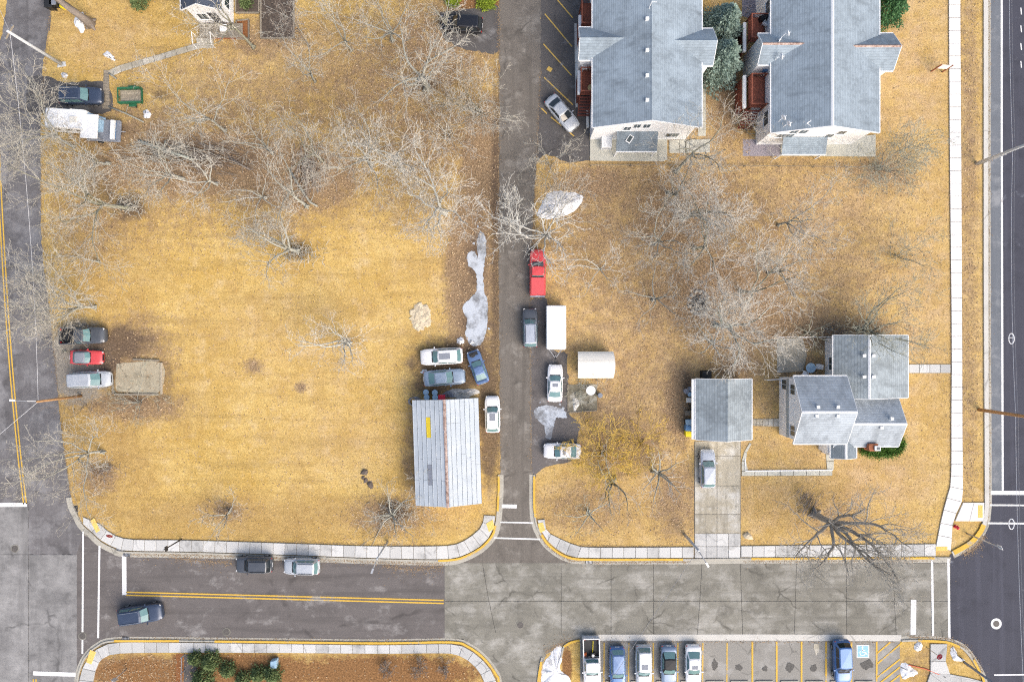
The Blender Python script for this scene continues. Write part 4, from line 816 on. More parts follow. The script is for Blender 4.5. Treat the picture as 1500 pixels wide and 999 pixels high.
KIND = {  # length fractions from the tail: rear glass foot, roof rear, roof front, windscreen foot; body top profile (t, z)
 'sedan': dict(g=(.115,.295,.545,.70), top=[(0,.62),(.015,.82),(.05,.93),(.12,.965),(.3,.93),(.69,.94),(.80,.90),(.92,.80),(.975,.68),(1,.52)], h=1.44, wr=.70),
 'coupe': dict(g=(.09,.31,.50,.67), top=[(0,.6),(.02,.84),(.06,.92),(.12,.92),(.3,.88),(.68,.88),(.80,.84),(.92,.74),(.98,.62),(1,.48)], h=1.30, wr=.66),
 'suv': dict(g=(.025,.10,.575,.715), top=[(0,.7),(.01,.95),(.03,1.02),(.3,1.02),(.71,1.06),(.82,1.03),(.93,.95),(.98,.8),(1,.6)], h=1.70, wr=.74),
 'van': dict(g=(.02,.075,.60,.785), top=[(0,.7),(.01,.95),(.03,1.02),(.3,1.0),(.76,1.04),(.86,.97),(.95,.85),(.985,.7),(1,.55)], h=1.76, wr=.76),
 'wagon': dict(g=(.03,.13,.555,.70), top=[(0,.65),(.01,.9),(.04,.96),(.3,.95),(.69,.98),(.82,.93),(.93,.84),(.98,.7),(1,.55)], h=1.56, wr=.72),
 'pickup': dict(g=(.395,.42,.60,.70), top=[(.38,1.1),(.40,1.12),(.5,1.12),(.70,1.14),(.85,1.11),(.95,1.04),(.985,.85),(1,.65)], h=1.85, wr=.76),
 'convertible': dict(g=(.11,.22,.50,.64), top=[(0,.55),(.02,.78),(.07,.84),(.3,.82),(.65,.82),(.80,.78),(.93,.68),(.98,.56),(1,.45)], h=1.22, wr=.72)}
def vehicle(px, py, head, kind, paint, L, Wd, name, cat, label, roof=None, sunroof=None, rails=False, glass=None, bedfill=None, bonnet=True, group='parked cars'):
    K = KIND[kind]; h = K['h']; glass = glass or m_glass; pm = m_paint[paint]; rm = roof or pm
    c = G(px, py, .7); t = thing(name, label, cat, (c[0], c[1], .02), R(head), group)
    X = lambda f: (f-.5)*L; hw = Wd/2
    Wf = lambda f: hw*float(np.interp(f, [0, .03, .12, .25, .75, .88, .955, .985, 1], [.80, .92, .985, 1, 1, .97, .86, .74, .58]))
    pr = K['top']; fr = sorted(set([a for a, _ in pr]+[.2, .45, .6, .88, .955, .985]) & set(f for f in [a for a, _ in pr]+[.2, .45, .6, .88, .955, .985] if f >= pr[0][0]))
    zt = lambda f: float(np.interp(f, [a for a, _ in pr], [z for _, z in pr]))
    mb = MB(); v = []; zb = .26 if kind in ('suv', 'pickup', 'van') else .20
    for f in fr:
        w, z = Wf(f), zt(f); zz = zb+(.08 if f < .04 or f > .97 else 0)
        half = [(w*.90, zz), (w*.985, zz+.1), (w, zz+(z-zz)*.45), (w*.99, zz+(z-zz)*.72), (w*.95, z-.05), (w*.88, z-.008), (w*.5, z+.02), (0, z+.03)]
        v += [(X(f), y, q) for y, q in half]+[(X(f), -y, q) for y, q in half[-2::-1]]
    n = 15; m = len(fr)
    f_ = [(i*n+k, (i+1)*n+k, (i+1)*n+k+1, i*n+k+1) for i in range(m-1) for k in range(n-1)]+[(i*n+n-1, (i+1)*n+n-1, (i+1)*n, i*n) for i in range(m-1)]
    f_ += [tuple(range(n)), tuple(range(m*n-1, m*n-n-1, -1))]
    body = mb.add(v, f_).build('body', pm, t, smooth=True, local=True)
    # cabin
    g = K['g']; zl = min(zt(g[0]), zt(g[3]))-.03; wb = hw*.88; wr = hw*K['wr']; zr = h-.07
    bow = .10; lo = [(X(g[0])-.05, 0), (X(g[0]), wb*.86), (X(g[0])+.25, wb), (X(g[3])-.35, wb), (X(g[3])-.04, wb*.86), (X(g[3])+bow, 0)]
    up = [(X(g[1])-.04, 0), (X(g[1]), wr*.86), (X(g[1])+.12, wr), (X(g[2])-.12, wr), (X(g[2]), wr*.86), (X(g[2])+bow*.6, 0)]
    full = lambda P: P+[(x, -y) for x, y in P[-2:0:-1]]
    A_, B_ = full(lo), full(up); k = len(A_); cx = sum(x for x, _ in B_)/k
    C_ = [(cx+(x-cx)*.90, y*.84) for x, y in B_]
    mb = MB().add([(x, y, zl) for x, y in A_]+[(x, y, zr) for x, y in B_]+[(x, y, h-.012) for x, y in C_]+[(cx, 0, h+.015)],
        [(j, j+k, (j+1) % k+k, (j+1) % k) for j in range(k)]+[(j+k, j+2*k, (j+1) % k+2*k, (j+1) % k+k) for j in range(k)]+[(2*k+j, 3*k, 2*k+(j+1) % k) for j in range(k)])
    mb.f = [q[::-1] for q in mb.f]
    cab = mb.build('cabin', rm, t, local=True)
    def lerp(a, b, s): return tuple(a[i]+(b[i]-a[i])*s for i in range(3))
    def gl(name, idx, out, par=t, s0=.10, s1=.92, mat=None):
        v = []; 
        for j in idx: a = (*A_[j % k], zl+.03); b = (*B_[j % k], zr); v += [lerp(a, b, s0), lerp(a, b, s1)]
        v = [(x+out[0], y+out[1], z+out[2]) for x, y, z in v]; q = len(idx)
        return MB().add(v, [(2*i, 2*i+1, 2*i+3, 2*i+2) for i in range(q-1)]).build(name, mat or glass, par, local=True)
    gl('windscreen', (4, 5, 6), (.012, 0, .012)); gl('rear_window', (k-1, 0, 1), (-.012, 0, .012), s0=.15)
    for s_, (j0, j1) in ((1, (2, 3)), (-1, (k-2, k-3))):
        for e, (p, q) in enumerate(((.03, .48), (.52, .97))):
            P = [lerp(lerp((*A_[j0], zl+.05), (*A_[j1], zl+.05), u), lerp((*B_[j0], zr), (*B_[j1], zr), u), w) for u, w in ((p, .12), (q, .12), (q, .9), (p, .9))]
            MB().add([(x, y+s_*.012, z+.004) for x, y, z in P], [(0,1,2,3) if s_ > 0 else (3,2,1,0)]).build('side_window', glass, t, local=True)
        mx = X(g[3])-.25; MB().cbox(mx, s_*(hw+.07), zl+.02, .11, .17, .12).build('mirror', pm, t, local=True)
        if rails: MB().tube([(X(g[1])+.1, s_*wr*.82, h-.02), (X(g[1])+.2, s_*wr*.82, h+.05), (X(g[2])-.3, s_*wr*.82, h+.05), (X(g[2])-.15, s_*wr*.82, h-.02)], .028, 5).build('roof_rail', m_chrome if rails == 1 else m_black, t, local=True)
        zf = zt(.955)
        MB().cbox(X(.955), s_*Wf(.955)*.78, zf-.155, .20, .26, .11, -s_*.45).build('headlight', m_lamp, t, local=True)
        MB().cbox(X(.022), s_*Wf(.03)*.82, (zt(.03) if kind != 'pickup' else 1.0)-.24, .12, .20, .15, s_*.3).build('taillight', m_tail, t, local=True)
        for wx in (.185, .80):
            w = link('wheel', None, t, True); w.location = (X(wx), s_*(hw-.10), .335)
            link('tyre', tyre_mesh, w, True); link('rim', rim_mesh, w, True)
        if kind != 'pickup':
            for e in (.33, .52): MB().cbox(X(e), s_*(hw+.012), .78, .16, .03, .03).build('door_handle', m_black if paint == 'white' else pm, t, local=True)
    MB().cbox(X(g[3])+.02, 0, zt(g[3])+.018, .13, Wd*.66, .022).build('wiper_cowl', m_black, t, local=True)
    MB().cbox(X(.992), 0, zb+.22, .06, Wd*.42, .2).build('grille', m_black, t, local=True); MB().cbox(X(0)+.0, 0, .62, .03, .5, .13).build('number_plate', m_lamp, t, local=True)
    if bonnet and kind != 'convertible':
        bl = MB()
        for s_ in (1, -1): bl.tube([(X(g[3])+.15, s_*hw*.80, zt(g[3])+.008), (X(.9), s_*hw*.70, zt(.9)+.008), (X(.965), s_*hw*.50, zt(.965)+.012)], .010, 4)
        bl.build('bonnet_seam', m_black, t, local=True)
    if not bonnet:
        MB().cbox(X(.86), 0, zt(.86)+.01, L*.17, Wd*.60, .03).build('engine_bay', m_black, t, local=True)
        MB().cbox(X(.85), .1, zt(.86)+.04, L*.09, Wd*.28, .06, .2).build('engine', m_iron, t, local=True)
        MB().cbox(X(.05), 0, zt(.06)+.14, .22, Wd*.78, .05).build('spoiler', pm, t, local=True)
    if sunroof:
        a, b = sunroof; x0 = X(g[1])+(X(g[2])-X(g[1]))*a; x1 = X(g[1])+(X(g[2])-X(g[1]))*b
        MB().box(x0, -wr*.50, h-.0, x1, wr*.50, h+.026).build('sunroof', m_gbin, t, local=True)
    if kind == 'pickup':
        bx0, bx1 = X(0), X(.385); w = hw*.97
        bd = MB().box(bx0+.06, -w+.1, .62, bx1, w-.1, .66).build('bed_floor', m_black if bedfill != 'cover' else pm, t, local=True)
        for s_ in (1, -1): MB().prism([(bx0, s_*(w-.11)), (bx1, s_*(w-.11)), (bx1, s_*w), (bx0+.05, s_*w)], .34, 1.10, .02).build('bed_side', pm, t, local=True)
        MB().box(bx0, -w+.115, .45, bx0+.08, w-.115, 1.08).build('tailgate', pm, t, local=True); MB().box(bx0-.16, -w*.92, .42, bx0-.01, w*.92, .62).build('rear_bumper', m_chrome, t, local=True)
        if bedfill == 'cover':
            MB().add([(bx0+.02, -w+.04, 1.09), (bx1-.02, -w+.04, 1.09), (bx1-.02, w-.04, 1.09), (bx0+.02, w-.04, 1.09), (bx0+.1, -w+.16, 1.22), (bx1-.06, -w+.16, 1.45), (bx1-.06, w-.16, 1.45), (bx0+.1, w-.16, 1.22)], [(0,3,2,1),(4,5,6,7),(0,1,5,4),(1,2,6,5),(2,3,7,6),(3,0,4,7)]).build('bed_cover', pm, t, local=True)
        else:
            MB().cbox(bx1-.12, 0, 1.1, .08, Wd*.86, .10).build('headboard', m_black, t, local=True)
    return t
def tool(lab, name, px, py, z, parts, a=0):
    q = G(px, py, z); t = thing(name, lab, 'tool', (q[0], q[1], z), a)
    for nm, mb, mt in parts: mb.build(nm, mt, t, local=True)

V = vehicle
V(676,36,176,'suv','black',4.7,1.86,'suv','suv','glossy black suv on the pad beside the top of the alley',glass=m_glassd)
V(823.5,166,-50,'sedan','silver',4.55,1.78,'sedan','car','silver hatchback parked aslant in the marked bays by the apartments',glass=m_glassd)
V(119,141,0,'suv','navy',4.8,1.9,'suv','suv','navy suv with roof rails standing on the short drive by the side road',rails=1)
V(122.5,491.5,1.5,'pickup','charcoal',5.1,1.92,'pickup_truck','pickup','charcoal pickup with open bed parked above the small red car',bedfill='open')
V(126.5,523.5,-1,'convertible','red',3.65,1.62,'roadster','car','small red car with dark soft top between pickup and minivan',roof=m_gbin,bonnet=True)
V(132.5,556,2.5,'van','silver',4.7,1.86,'minivan','minivan','silver minivan parked beside the cracked tan slab',rails=False)
V(646.5,522,183,'wagon','white',4.75,1.86,'car','car','white car with large panoramic sunroof on the dirt above the metal shed',sunroof=(.35,.95))
V(651,553,4,'sedan','dawnblue',4.7,1.8,'sedan','car','blue grey sedan on the dirt between white car and metal shed')
V(700,537.5,109,'coupe','steelblue',3.9,1.6,'coupe','car','blue coupe with bonnet missing and rear spoiler standing aslant',bonnet=False)
V(721.5,606.5,91,'wagon','white',4.1,1.72,'hatchback','car','white hatchback with small sunroof beside the metal shed',sunroof=(.5,.95))
V(776.5,480,91,'suv','charcoal',4.4,1.75,'suv','suv','black suv with long glass roof parked beside the white cargo trailer',roof=m_paint['greysilver'],rails=2)
V(787.5,399,90,'pickup','red',5.2,1.8,'pickup_truck','pickup','red pickup with red bed cover under bare branches by the alley',bedfill='cover')
V(813,561,89,'sedan','white',4.2,1.75,'sedan','car','white sedan with sunroof parked below the cargo trailer tongue',sunroof=(.45,.8))
V(823.5,660.5,179,'sedan','white',4.2,1.75,'sedan','car','white sedan facing the alley beside the yellow twigged willow',sunroof=(.5,.8))
V(206,899,8,'suv','navy',5.0,1.98,'suv','suv','dark navy suv driving along the street near the stop bar',rails=1,group='cars on the street')
V(372.5,826.5,180,'suv','charcoal',4.1,1.8,'suv','suv','dark grey suv parked at the kerb in front of a silver one',group='cars on the street',rails=2,glass=m_glassd)
V(442,829,179,'suv','silver',4.0,1.78,'suv','suv','silver suv parked at the kerb behind the dark grey one',group='cars on the street',rails=2)
V(1036.5,686,91,'wagon','greysilver',4.3,1.74,'car','car','silver blue car parked on the concrete driveway of the garage')
V(866.5,970,-88.5,'pickup','white',5.6,1.95,'pickup_truck','pickup','white pickup with tools in its bed at the end of the parking lot',bedfill='open',group='cars in the parking lot')
V(904.5,978,-89,'wagon','blue',4.7,1.78,'hatchback','car','blue hatchback parked beside the white pickup',group='cars in the parking lot',roof=m_paint['steelblue'])
V(942.5,974,-90,'suv','silver',4.5,1.82,'suv','suv','silver suv with small sunroof between blue hatchback and soft top',sunroof=(.6,.85),rails=False,group='cars in the parking lot')
V(979.5,973.5,-90,'sedan','bluegrey',4.3,1.78,'sedan','car','dark car with black roof between silver suv and white sedan',roof=m_black,group='cars in the parking lot')
V(1015.5,973.5,-90,'sedan','white',4.4,1.78,'sedan','car','white sedan with grey sunroof parked last in the row',sunroof=(.6,.95),group='cars in the parking lot')
V(1233.5,968.5,-88,'suv','blue',4.8,1.92,'suv','suv','bright blue suv parked beside the accessible bay',glass=m_glassd,group='cars in the parking lot')
tool('long yellow handled rake lying in the bed of the white pickup','rake',868,948,.75,[('handle',MB().tube([(0,-.9,.0),(.05,.8,.1)],.035,6),m_ybin),('head',MB().cbox(.05,.85,.06,.5,.08,.05),m_black)])
tool('orange petrol can standing in the bed of the white pickup','petrol_can',856.5,957,.68,[('can',MB().prism([(-.18,-.14),(.18,-.14),(.18,.14),(-.18,.14)],0,.36,.06),M('orange_plastic',(.7,.16,.04),.1)),('spout',MB().tube([(0,0,.34),(.16,.05,.5)],.035,6),m_black)])
tool('dark pump unit standing in the bed of the white pickup','pump',868,957,.68,[('frame',MB().cbox(0,0,0,.5,.4,.3),m_iron),('motor',MB().cyl(0,0,.3,.16,.25,12),m_steel)])

# trailers
def wheelpair(t, x, y, r=.30):
    for s_ in (1, -1):
        w = link('wheel', None, t, True); w.location = (x, s_*y, r); w.scale = (r/.335,)*3; link('tyre', tyre_mesh, w, True); link('rim', rim_mesh, w, True)
c = G(815, 480, 2.1); t = thing('cargo_trailer', 'white enclosed cargo trailer parked beside the black suv', 'trailer', (c[0], c[1], 0), R(-90))
MB().prism([(-2.4,-1.07),(2.25,-1.07),(2.4,-.9),(2.4,.9),(2.25,1.07),(-2.4,1.07)], .45, 2.15, .06).build('body', m_siding, t, local=True)
for k in range(4): MB().box(-2.36+k*1.16, -1.0, 2.151, -2.36+k*1.16+1.11, 1.0, 2.172).build('roof_panel', m_siding, t, local=True)
for s_ in (1, -1): MB().tube([(2.35, s_*.75, .5), (3.4, 0, .5)], .05, 6).build('tongue', m_steel, t, local=True)
MB().cbox(3.42, 0, .45, .25, .16, .16).build('coupler', m_black, t, local=True); MB().tube([(3.1, 0, .0), (3.1, 0, .7)], .05, 8).build('jack', m_steel, t, local=True); wheelpair(t, -.3, 1.1)
MB().box(-2.44, -.9, .5, -2.405, .9, 2.0).build('rear_door', m_trim, t, local=True)

c = G(191.5, 140.5, .8); t = thing('utility_trailer', 'green steel utility trailer with plank floor on the lawn', 'trailer', (c[0], c[1], 0), R(2))
for k in range(6): MB().box(-1.25, -.70+k*.235, .55, 1.0, -.70+k*.235+.22, .60).build('plank', m_plank, t, local=True)
MB().box(-1.3, -.78, .40, 1.1, .78, .53).build('frame', m_green, t, local=True)
for s_ in (1, -1):
    for z in (.78, 1.02): MB().cbox(-.1, s_*.80, z, 2.5, .16, .09).build('side_rail', m_green, t, local=True)
    for x in (-1.3, -.5, .3, 1.1): MB().cbox(x, s_*.80, .42, .08, .08, .62).build('stake', m_green, t, local=True)
    MB().cbox(.1, s_*1.02, .62, .85, .32, .05).build('mudguard', m_green, t, local=True)
MB().cbox(-1.33, 0, .95, .1, 1.68, .1).build('front_rail', m_green, t, local=True)
for k in range(7): MB().cbox(1.2+.035*k, 0, .5+k*.12, .04, 1.6, .03).build('gate_bar', m_green, t, local=True)
for y in (-.8, -.27, .27, .8): MB().tube([(1.17, y, .45), (1.42, y, 1.3)], .03, 5).build('gate_upright', m_green, t, local=True)
MB().tube([(-1.3, 0, .45), (-1.75, 0, .45)], .06, 6).build('tongue', m_green, t, local=True); wheelpair(t, .1, 1.02, .3)

c = G(97, 174, 2.2); t = thing('camper_trailer', 'white camper van body with grey sloping front under branches', 'camper', (c[0], c[1], 0), R(-4))
MB().prism([(-2.3,-.85),(-2.1,-1.05),(2.05,-1.05),(2.1,1.05),(-2.2,1.05),(-2.3,.9)], .4, 2.35, .12).build('body', m_siding, t, local=True)
MB().add([(2.08,-.95,.5),(3.3,-.85,.5),(3.3,.85,.5),(2.08,.95,.5),(2.08,-.95,1.9),(3.1,-.7,1.0),(3.1,.7,1.0),(2.08,.95,1.9)], [(0,3,2,1),(4,5,6,7),(0,1,5,4),(1,2,6,5),(2,3,7,6),(3,0,4,7)]).build('front_cowl', m_bluel, t, local=True)
MB().cbox(-1.0, .15, 2.35, .5, .5, .12).build('roof_vent', m_trim, t, local=True); MB().cbox(.9, -.1, 2.35, .7, .6, .16).build('roof_unit', m_canvas, t, local=True)
for s_ in (.55, -.55): MB().cbox(1.2, s_*1.85, 2.352, 1.5, .05, .04).build('awning_rail', m_trim, t, local=True)
for x in (-1.4, 0, 1.2): MB().box(x-.4, -1.075, 1.3, x+.4, -1.055, 1.8).build('window', m_pane, t, local=True)
wheelpair(t, -1.3, .95); wheelpair(t, 1.9, .95)

c = G(150, 190, 1.0); t = thing('flatbed_trailer', 'grey flat trailer with white canopy box and white bar across its end', 'trailer', (c[0], c[1], 0), R(-3))
MB().prism([(-1.9,-1.2),(1.7,-1.2),(1.8,-1.1),(1.8,1.1),(1.7,1.2),(-1.9,1.2)], .45, .70, .03).build('deck', m_gbin, t, local=True)
MB().prism([(-1.75,-1.32),(.1,-1.32),(.1,1.32),(-1.75,1.32)], 1.95, 2.08, .03).build('canopy', m_trim, t, local=True)
for x in (-1.6, -.05):
    for y in (-1.1, 1.1): MB().cbox(x, y, .7, .08, .08, 1.25).build('canopy_post', m_steel, t, local=True)
MB().cbox(1.2, 0, .95, .42, 2.1, .28).build('end_bar', m_trim, t, local=True); MB().cbox(1.2, 0, .70, .3, 1.8, .25).build('bar_support', m_blue, t, local=True); wheelpair(t, -.5, 1.22)
MB().tube([(1.75, 0, .55), (2.3, 0, .5)], .06, 6).build('tongue', m_steel, t, local=True)
# ------------------------------------------------------------------ bare trees
STEP = (.9, .6, .45, .4, .35); WIG = (.10, .26, .34, .38, .42)
def grow(rnd, p, d, L, r, lev, mx, dens, trop, out):
    n = max(2, int(L/STEP[lev])); s = L/n; pts = [p]; w = WIG[lev]; x, y, z = d
    for i in range(n):
        x += rnd.gauss(0, w*.6); y += rnd.gauss(0, w*.6); z += rnd.gauss(0, w*.4)+trop[lev]
        q = math.sqrt(x*x+y*y+z*z) or 1; x /= q; y /= q; z /= q
        p = (p[0]+x*s, p[1]+y*s, max(p[2]+z*s, .05)); pts.append(p)
    rad = [max(r*(1-.80*i/n), .0128) for i in range(n+1)]; out.append((lev, pts, rad))
    if lev >= mx: return
    nc = max(2, int(L*dens[lev]*rnd.uniform(.8, 1.25)))
    for k in range(nc):
        t = .28+.72*(k+rnd.random())/nc; i = min(int(t*n), n-1); a = pts[i]; b = pts[i+1]; f = t*n-i; f = min(max(f, 0), 1)
        q = (a[0]+(b[0]-a[0])*f, a[1]+(b[1]-a[1])*f, a[2]+(b[2]-a[2])*f)
        ax = ((b[0]-a[0])/s, (b[1]-a[1])/s, (b[2]-a[2])/s); th = rnd.uniform(.5, 1.05); u = rnd.gauss(0, 1), rnd.gauss(0, 1), rnd.gauss(0, 1)
        dt = u[0]*ax[0]+u[1]*ax[1]+u[2]*ax[2]; u = (u[0]-dt*ax[0], u[1]-dt*ax[1], u[2]-dt*ax[2]); m = math.sqrt(u[0]**2+u[1]**2+u[2]**2) or 1
        c_, s_ = math.cos(th), math.sin(th)/m
        grow(rnd, q, (ax[0]*c_+u[0]*s_, ax[1]*c_+u[1]*s_, ax[2]*c_+u[2]*s_), L*rnd.uniform(.38, .62)*(1.12-.45*t), r*(1-.76*t)*rnd.uniform(.45, .62), lev+1, mx, dens, trop, out)
def thin_mesh(name, polys, mat):
    A, B, ra, rb = [], [], [], []
    for _, p, r in polys: A += p[:-1]; B += p[1:]; ra += r[:-1]; rb += r[1:]
    A = np.array(A); B = np.array(B); ra = np.array(ra)[:, None]; rb = np.array(rb)[:, None]
    d = B-A; d /= np.linalg.norm(d, axis=1, keepdims=True)+1e-9; ref = np.where(np.abs(d[:, 2:3]) < .9, [[0, 0, 1.]], [[1., 0, 0]])
    u = np.cross(d, ref); u /= np.linalg.norm(u, axis=1, keepdims=True); w = np.cross(d, u); V = []
    for P, r in ((A, ra), (B, rb)):
        for k in range(3): V.append(P+r*(u*math.cos(2.0944*k)+w*math.sin(2.0944*k)))
    n = len(A); V = np.stack(V, 1).reshape(-1, 3); b = (np.arange(n)*6)[:, None]
    F = np.concatenate([b+np.array([[k, (k+1) % 3, 3+(k+1) % 3, 3+k]]) for k in range(3)], 0)
    return fast_mesh(name, V, F, mat)
def tree(px, py, h, col, label, r=.2, fork=.28, limbs=5, spread=.55, lean=(0, 0), dens=(0, 1.1, 1.6, 1.9), trop=(0, .02, .03, .02, 0), mx=4, name='bare_tree', cat='tree', group='bare trees', shrub=False, twig=None, seed=None, limb_dirs=None, thick=1.0, ll=.66, lr=.56):
    if not shrub: h *= 1.2
    rnd = random.Random(seed if seed is not None else int(px*7+py*13)); c = G(px, py); t = thing(name, label, cat, (c[0], c[1], 0), 0, group)
    lv = math.hypot(*lean); d0 = Vector((lean[0], -lean[1], 1)).normalized(); out = []
    if not shrub:
        n = 5; p = (0, 0, -.05); pts = [p]; L = h*fork; d = tuple(d0)
        for i in range(n): p = (p[0]+d[0]*L/n+rnd.gauss(0, .05), p[1]+d[1]*L/n+rnd.gauss(0, .05), p[2]+d[2]*L/n); pts.append(p)
        out.append((0, pts, [r*1.5]+[r*(1-.06*i) for i in range(1, n+1)]))
        flare = [(0, [(math.cos(a)*r*1.9, math.sin(a)*r*1.9, -.05), (math.cos(a)*r*1.1, math.sin(a)*r*1.1, .12), (0, 0, .6)], [r*.25, r*.5, r*.5]) for a in (rnd.uniform(0, 1)+k*1.57 for k in range(4))]
        out += flare; tops = [pts[-1], pts[-1], pts[-2]]
    else: tops = [(0, 0, 0)]
    for k in range(limbs):
        if limb_dirs: a, tilt, f = limb_dirs[k % len(limb_dirs)]; a = R(a); 
        else: a = 6.2832*(k+rnd.uniform(-.3, .3))/limbs; tilt = spread*rnd.uniform(.55, 1.4) if k else spread*.25; f = rnd.uniform(.8, 1.15)
        d = Vector((math.cos(a)*math.sin(tilt), math.sin(a)*math.sin(tilt), math.cos(tilt)))+d0*.35*(lv > 0); d.normalize(); q = rnd.choice(tops)
        if shrub: q = (rnd.uniform(-.3, .3), rnd.uniform(-.3, .3), 0)
        grow(rnd, q, tuple(d), h*(ll if not shrub else .9)*f, r*(lr if not shrub else .26), 1, mx, dens, trop, out)
    th = [o for o in out if o[0] <= 1]; fn = [(l, p, [x*thick for x in q]) for l, p, q in out if l > 1]
    mb = MB()
    for l, p, q in th: mb.tube(p, q, 7 if l == 0 else 6)
    mb.build('trunk' if not shrub else 'stem', m_bark[col], t, True, local=True)
    link('crown', thin_mesh('crown', fn, m_twig[twig or col]), t, local=True); NS.append(sum(len(p[1]) for p in fn))
    return t
NS = []
T = tree
D2 = (0, 1.2, 1.85, 2.0); D3 = (0, 1.35, 2.0, 2.3)
# north west woods
T(437,368,8.5,'grey','grey tree with dark knotty foot at the top of the golden lawn',.24,.18,6,.8,(-.5,-.1),D2)
T(450,303,8,'grey','slanting grey tree above the knotty footed tree',.18,.35,5,.5,(-.25,-.3))
T(512,502,7.5,'pale','pale forked tree standing alone in the middle of the golden lawn',.2,.12,7,.95,(-.1,0),D2,twig='pale')
T(652,312,10,'pale','large pale tree spreading between golden lawn and long puddle',.26,.2,7,.8,(-.15,.0),D3)
T(625,130,9.5,'grey','stout pale tree with rough foot near the top of the lawn',.3,.34,6,.55,(0,0),D2)
T(188,305,11,'olive','olive barked tree leaning out towards the side road above the lawn',.22,.2,6,.9,(-.7,.05),D2,twig='grey')
T(146,384,5.5,'grey','thin leaning sapling below the olive tree at the side road',.09,.3,4,.6,(-.5,-.2),twig='grey')
T(140,450,9.5,'grey','bushy grey tree hanging over the side road above the charcoal pickup',.17,.15,9,.75,(-.5,.1),D3)
T(152,662,9.5,'grey','crooked grey tree hanging over the side road near the junction',.17,.16,7,.85,(-.5,.0),(0,1.5,1.9,1.8))
T(338,748,4.8,'grey','small twiggy tree above the parked suvs',.11,.2,6,.9,(0,0),D2,twig='grey')
T(578,752,4.8,'grey','low wide tree beside the corner of the metal shed',.16,.12,8,1.1,(0,0),D2)
T(330,192,8.5,'grey','slim grey tree in the woods left of the forked one',.16,.35,5,.55,(0,0),D2)
T(472,236,8,'olive','forked olive tree next to the brush pile',.16,.35,5,.5,(0,0),D2,twig='grey')
T(545,242,9,'grey','tall grey tree in the woods between brush pile and pale tree',.18,.3,6,.6,(0,0),D3)
T(372,70,9.5,'olive','bare tree leaning over the corner of the white house',.16,.35,5,.55,(-.3,-.2),twig='pale')
T(134,36,13,'brown','massive dark trunk leaning out at the top corner by the side road',.42,.5,5,.7,(-.35,-.25),twig='grey')
T(453,68,6,'brown','thin dark sapling beside the garden bed',.07,.6,4,.45,(0,0),(0,1.2,1.6,1.6))
T(703,165,6.5,'olive','dense twiggy thicket leaning over the alley',.16,.1,16,.8,(.1,.1),D3,shrub=True,twig='grey',name='bare_shrub',cat='shrub',group='bare shrubs')
T(655,200,5,'pale','pale brushy shrub beside the alley thicket',.14,.1,12,.8,(0,0),D2,shrub=True,name='bare_shrub',cat='shrub',group='bare shrubs')
T(590,250,9,'pale','white limbed tree behind the large pale tree',.2,.3,6,.7,(0,0),D2)
T(400,225,7,'grey','bare tree beside the brush pile on the woods side',.14,.25,6,.7,(0,0),D2)
T(268,262,8,'grey','bare tree rising above the fallen logs',.17,.25,6,.75,(-.2,.1),D3)
T(318,270,7,'pale','pale bare tree between fallen logs and golden lawn',.15,.25,6,.7,(0,0),D2)
T(160,240,7,'grey','bare tree between flat trailer and olive tree',.15,.22,6,.8,(-.2,.1),D2)
T(108,215,10,'grey','grey tree growing at the road edge below the camper',.17,.2,7,.85,(-.3,-.3),D3)
T(515,75,7.5,'grey','thin pale tree in the open ground beside the garden bed',.12,.3,5,.6,(0,0),D2)
T(575,60,8,'grey','pale tree between garden bed and stout rough footed tree',.17,.25,6,.7,(0,0),D2)
T(650,45,5,'grey','pale tree overhanging the black suv',.16,.25,6,.8,(.3,0),D2)
T(390,290,6,'pale','small pale tree just above the knotty footed tree',.12,.2,6,.9,(0,0),D2)
T(462,120,7,'grey','slender tree in the pale ground right of the slim grey tree',.11,.3,5,.6,(0,0),D2)
T(205,588,4.2,'grey','spreading shrub below the cracked tan slab',.15,.1,9,1.2,(-.2,0),D2,shrub=True,twig='olive',name='bare_shrub',cat='shrub',group='bare shrubs')
T(125,595,3.8,'brown','thin dark shrub by the lamp post at the side road',.10,.1,5,1.1,(-.3,.3),(0,1.2,1.8,1.8),shrub=True,name='bare_shrub',cat='shrub',group='bare shrubs')
T(98,515,3.2,'grey','twiggy sapling overhanging the small red car',.07,.2,5,.9,(0,0),(0,1.4,2,2))
T(615,718,4,'grey','twigs growing against the corner of the metal shed',.10,.1,7,.9,(.1,0),D2,shrub=True,name='bare_shrub',cat='shrub',group='bare shrubs')
# east of the alley
T(803,348,8.5,'white','mossy tree beside the alley stretching white limbs over it',.2,.14,9,1.0,(-.1,0),(0,1.0,1.4,1.5),twig='white',thick=1.35,limb_dirs=[(185,1.05,1.1),(215,1.1,1.2),(160,.95,1.0),(240,1.0,1.0),(110,.8,.9),(60,.8,.8),(0,.8,.8),(-50,.9,.9),(200,.6,.8)])
T(812,318,6,'grey','bare shrub growing out of the snow patch',.14,.1,10,.8,(0,0),D2,shrub=True,name='bare_shrub',cat='shrub',group='bare shrubs')
T(805,240,4.5,'grey','low bare shrub at the end of the parking strip',.12,.1,10,.95,(0,0),D3,shrub=True,name='bare_shrub',cat='shrub',group='bare shrubs')
T(740,300,5,'white','white branched sapling hanging over the alley',.08,.25,5,.8,(.3,0),(0,1.3,1.8,1.6),twig='white')
T(1000,320,10,'olive','twin stemmed dark tree leaning right below the alley apartments',.2,.16,4,.5,(.25,.05),D3,twig='pale',limb_dirs=[(38,.75,1),(5,.85,1),(60,.4,.9),(120,.4,.7)])
T(1017,364,10.5,'olive','dark tree with long limb reaching towards the white sidewalk',.2,.16,5,.6,(.35,-.05),D3,twig='pale')
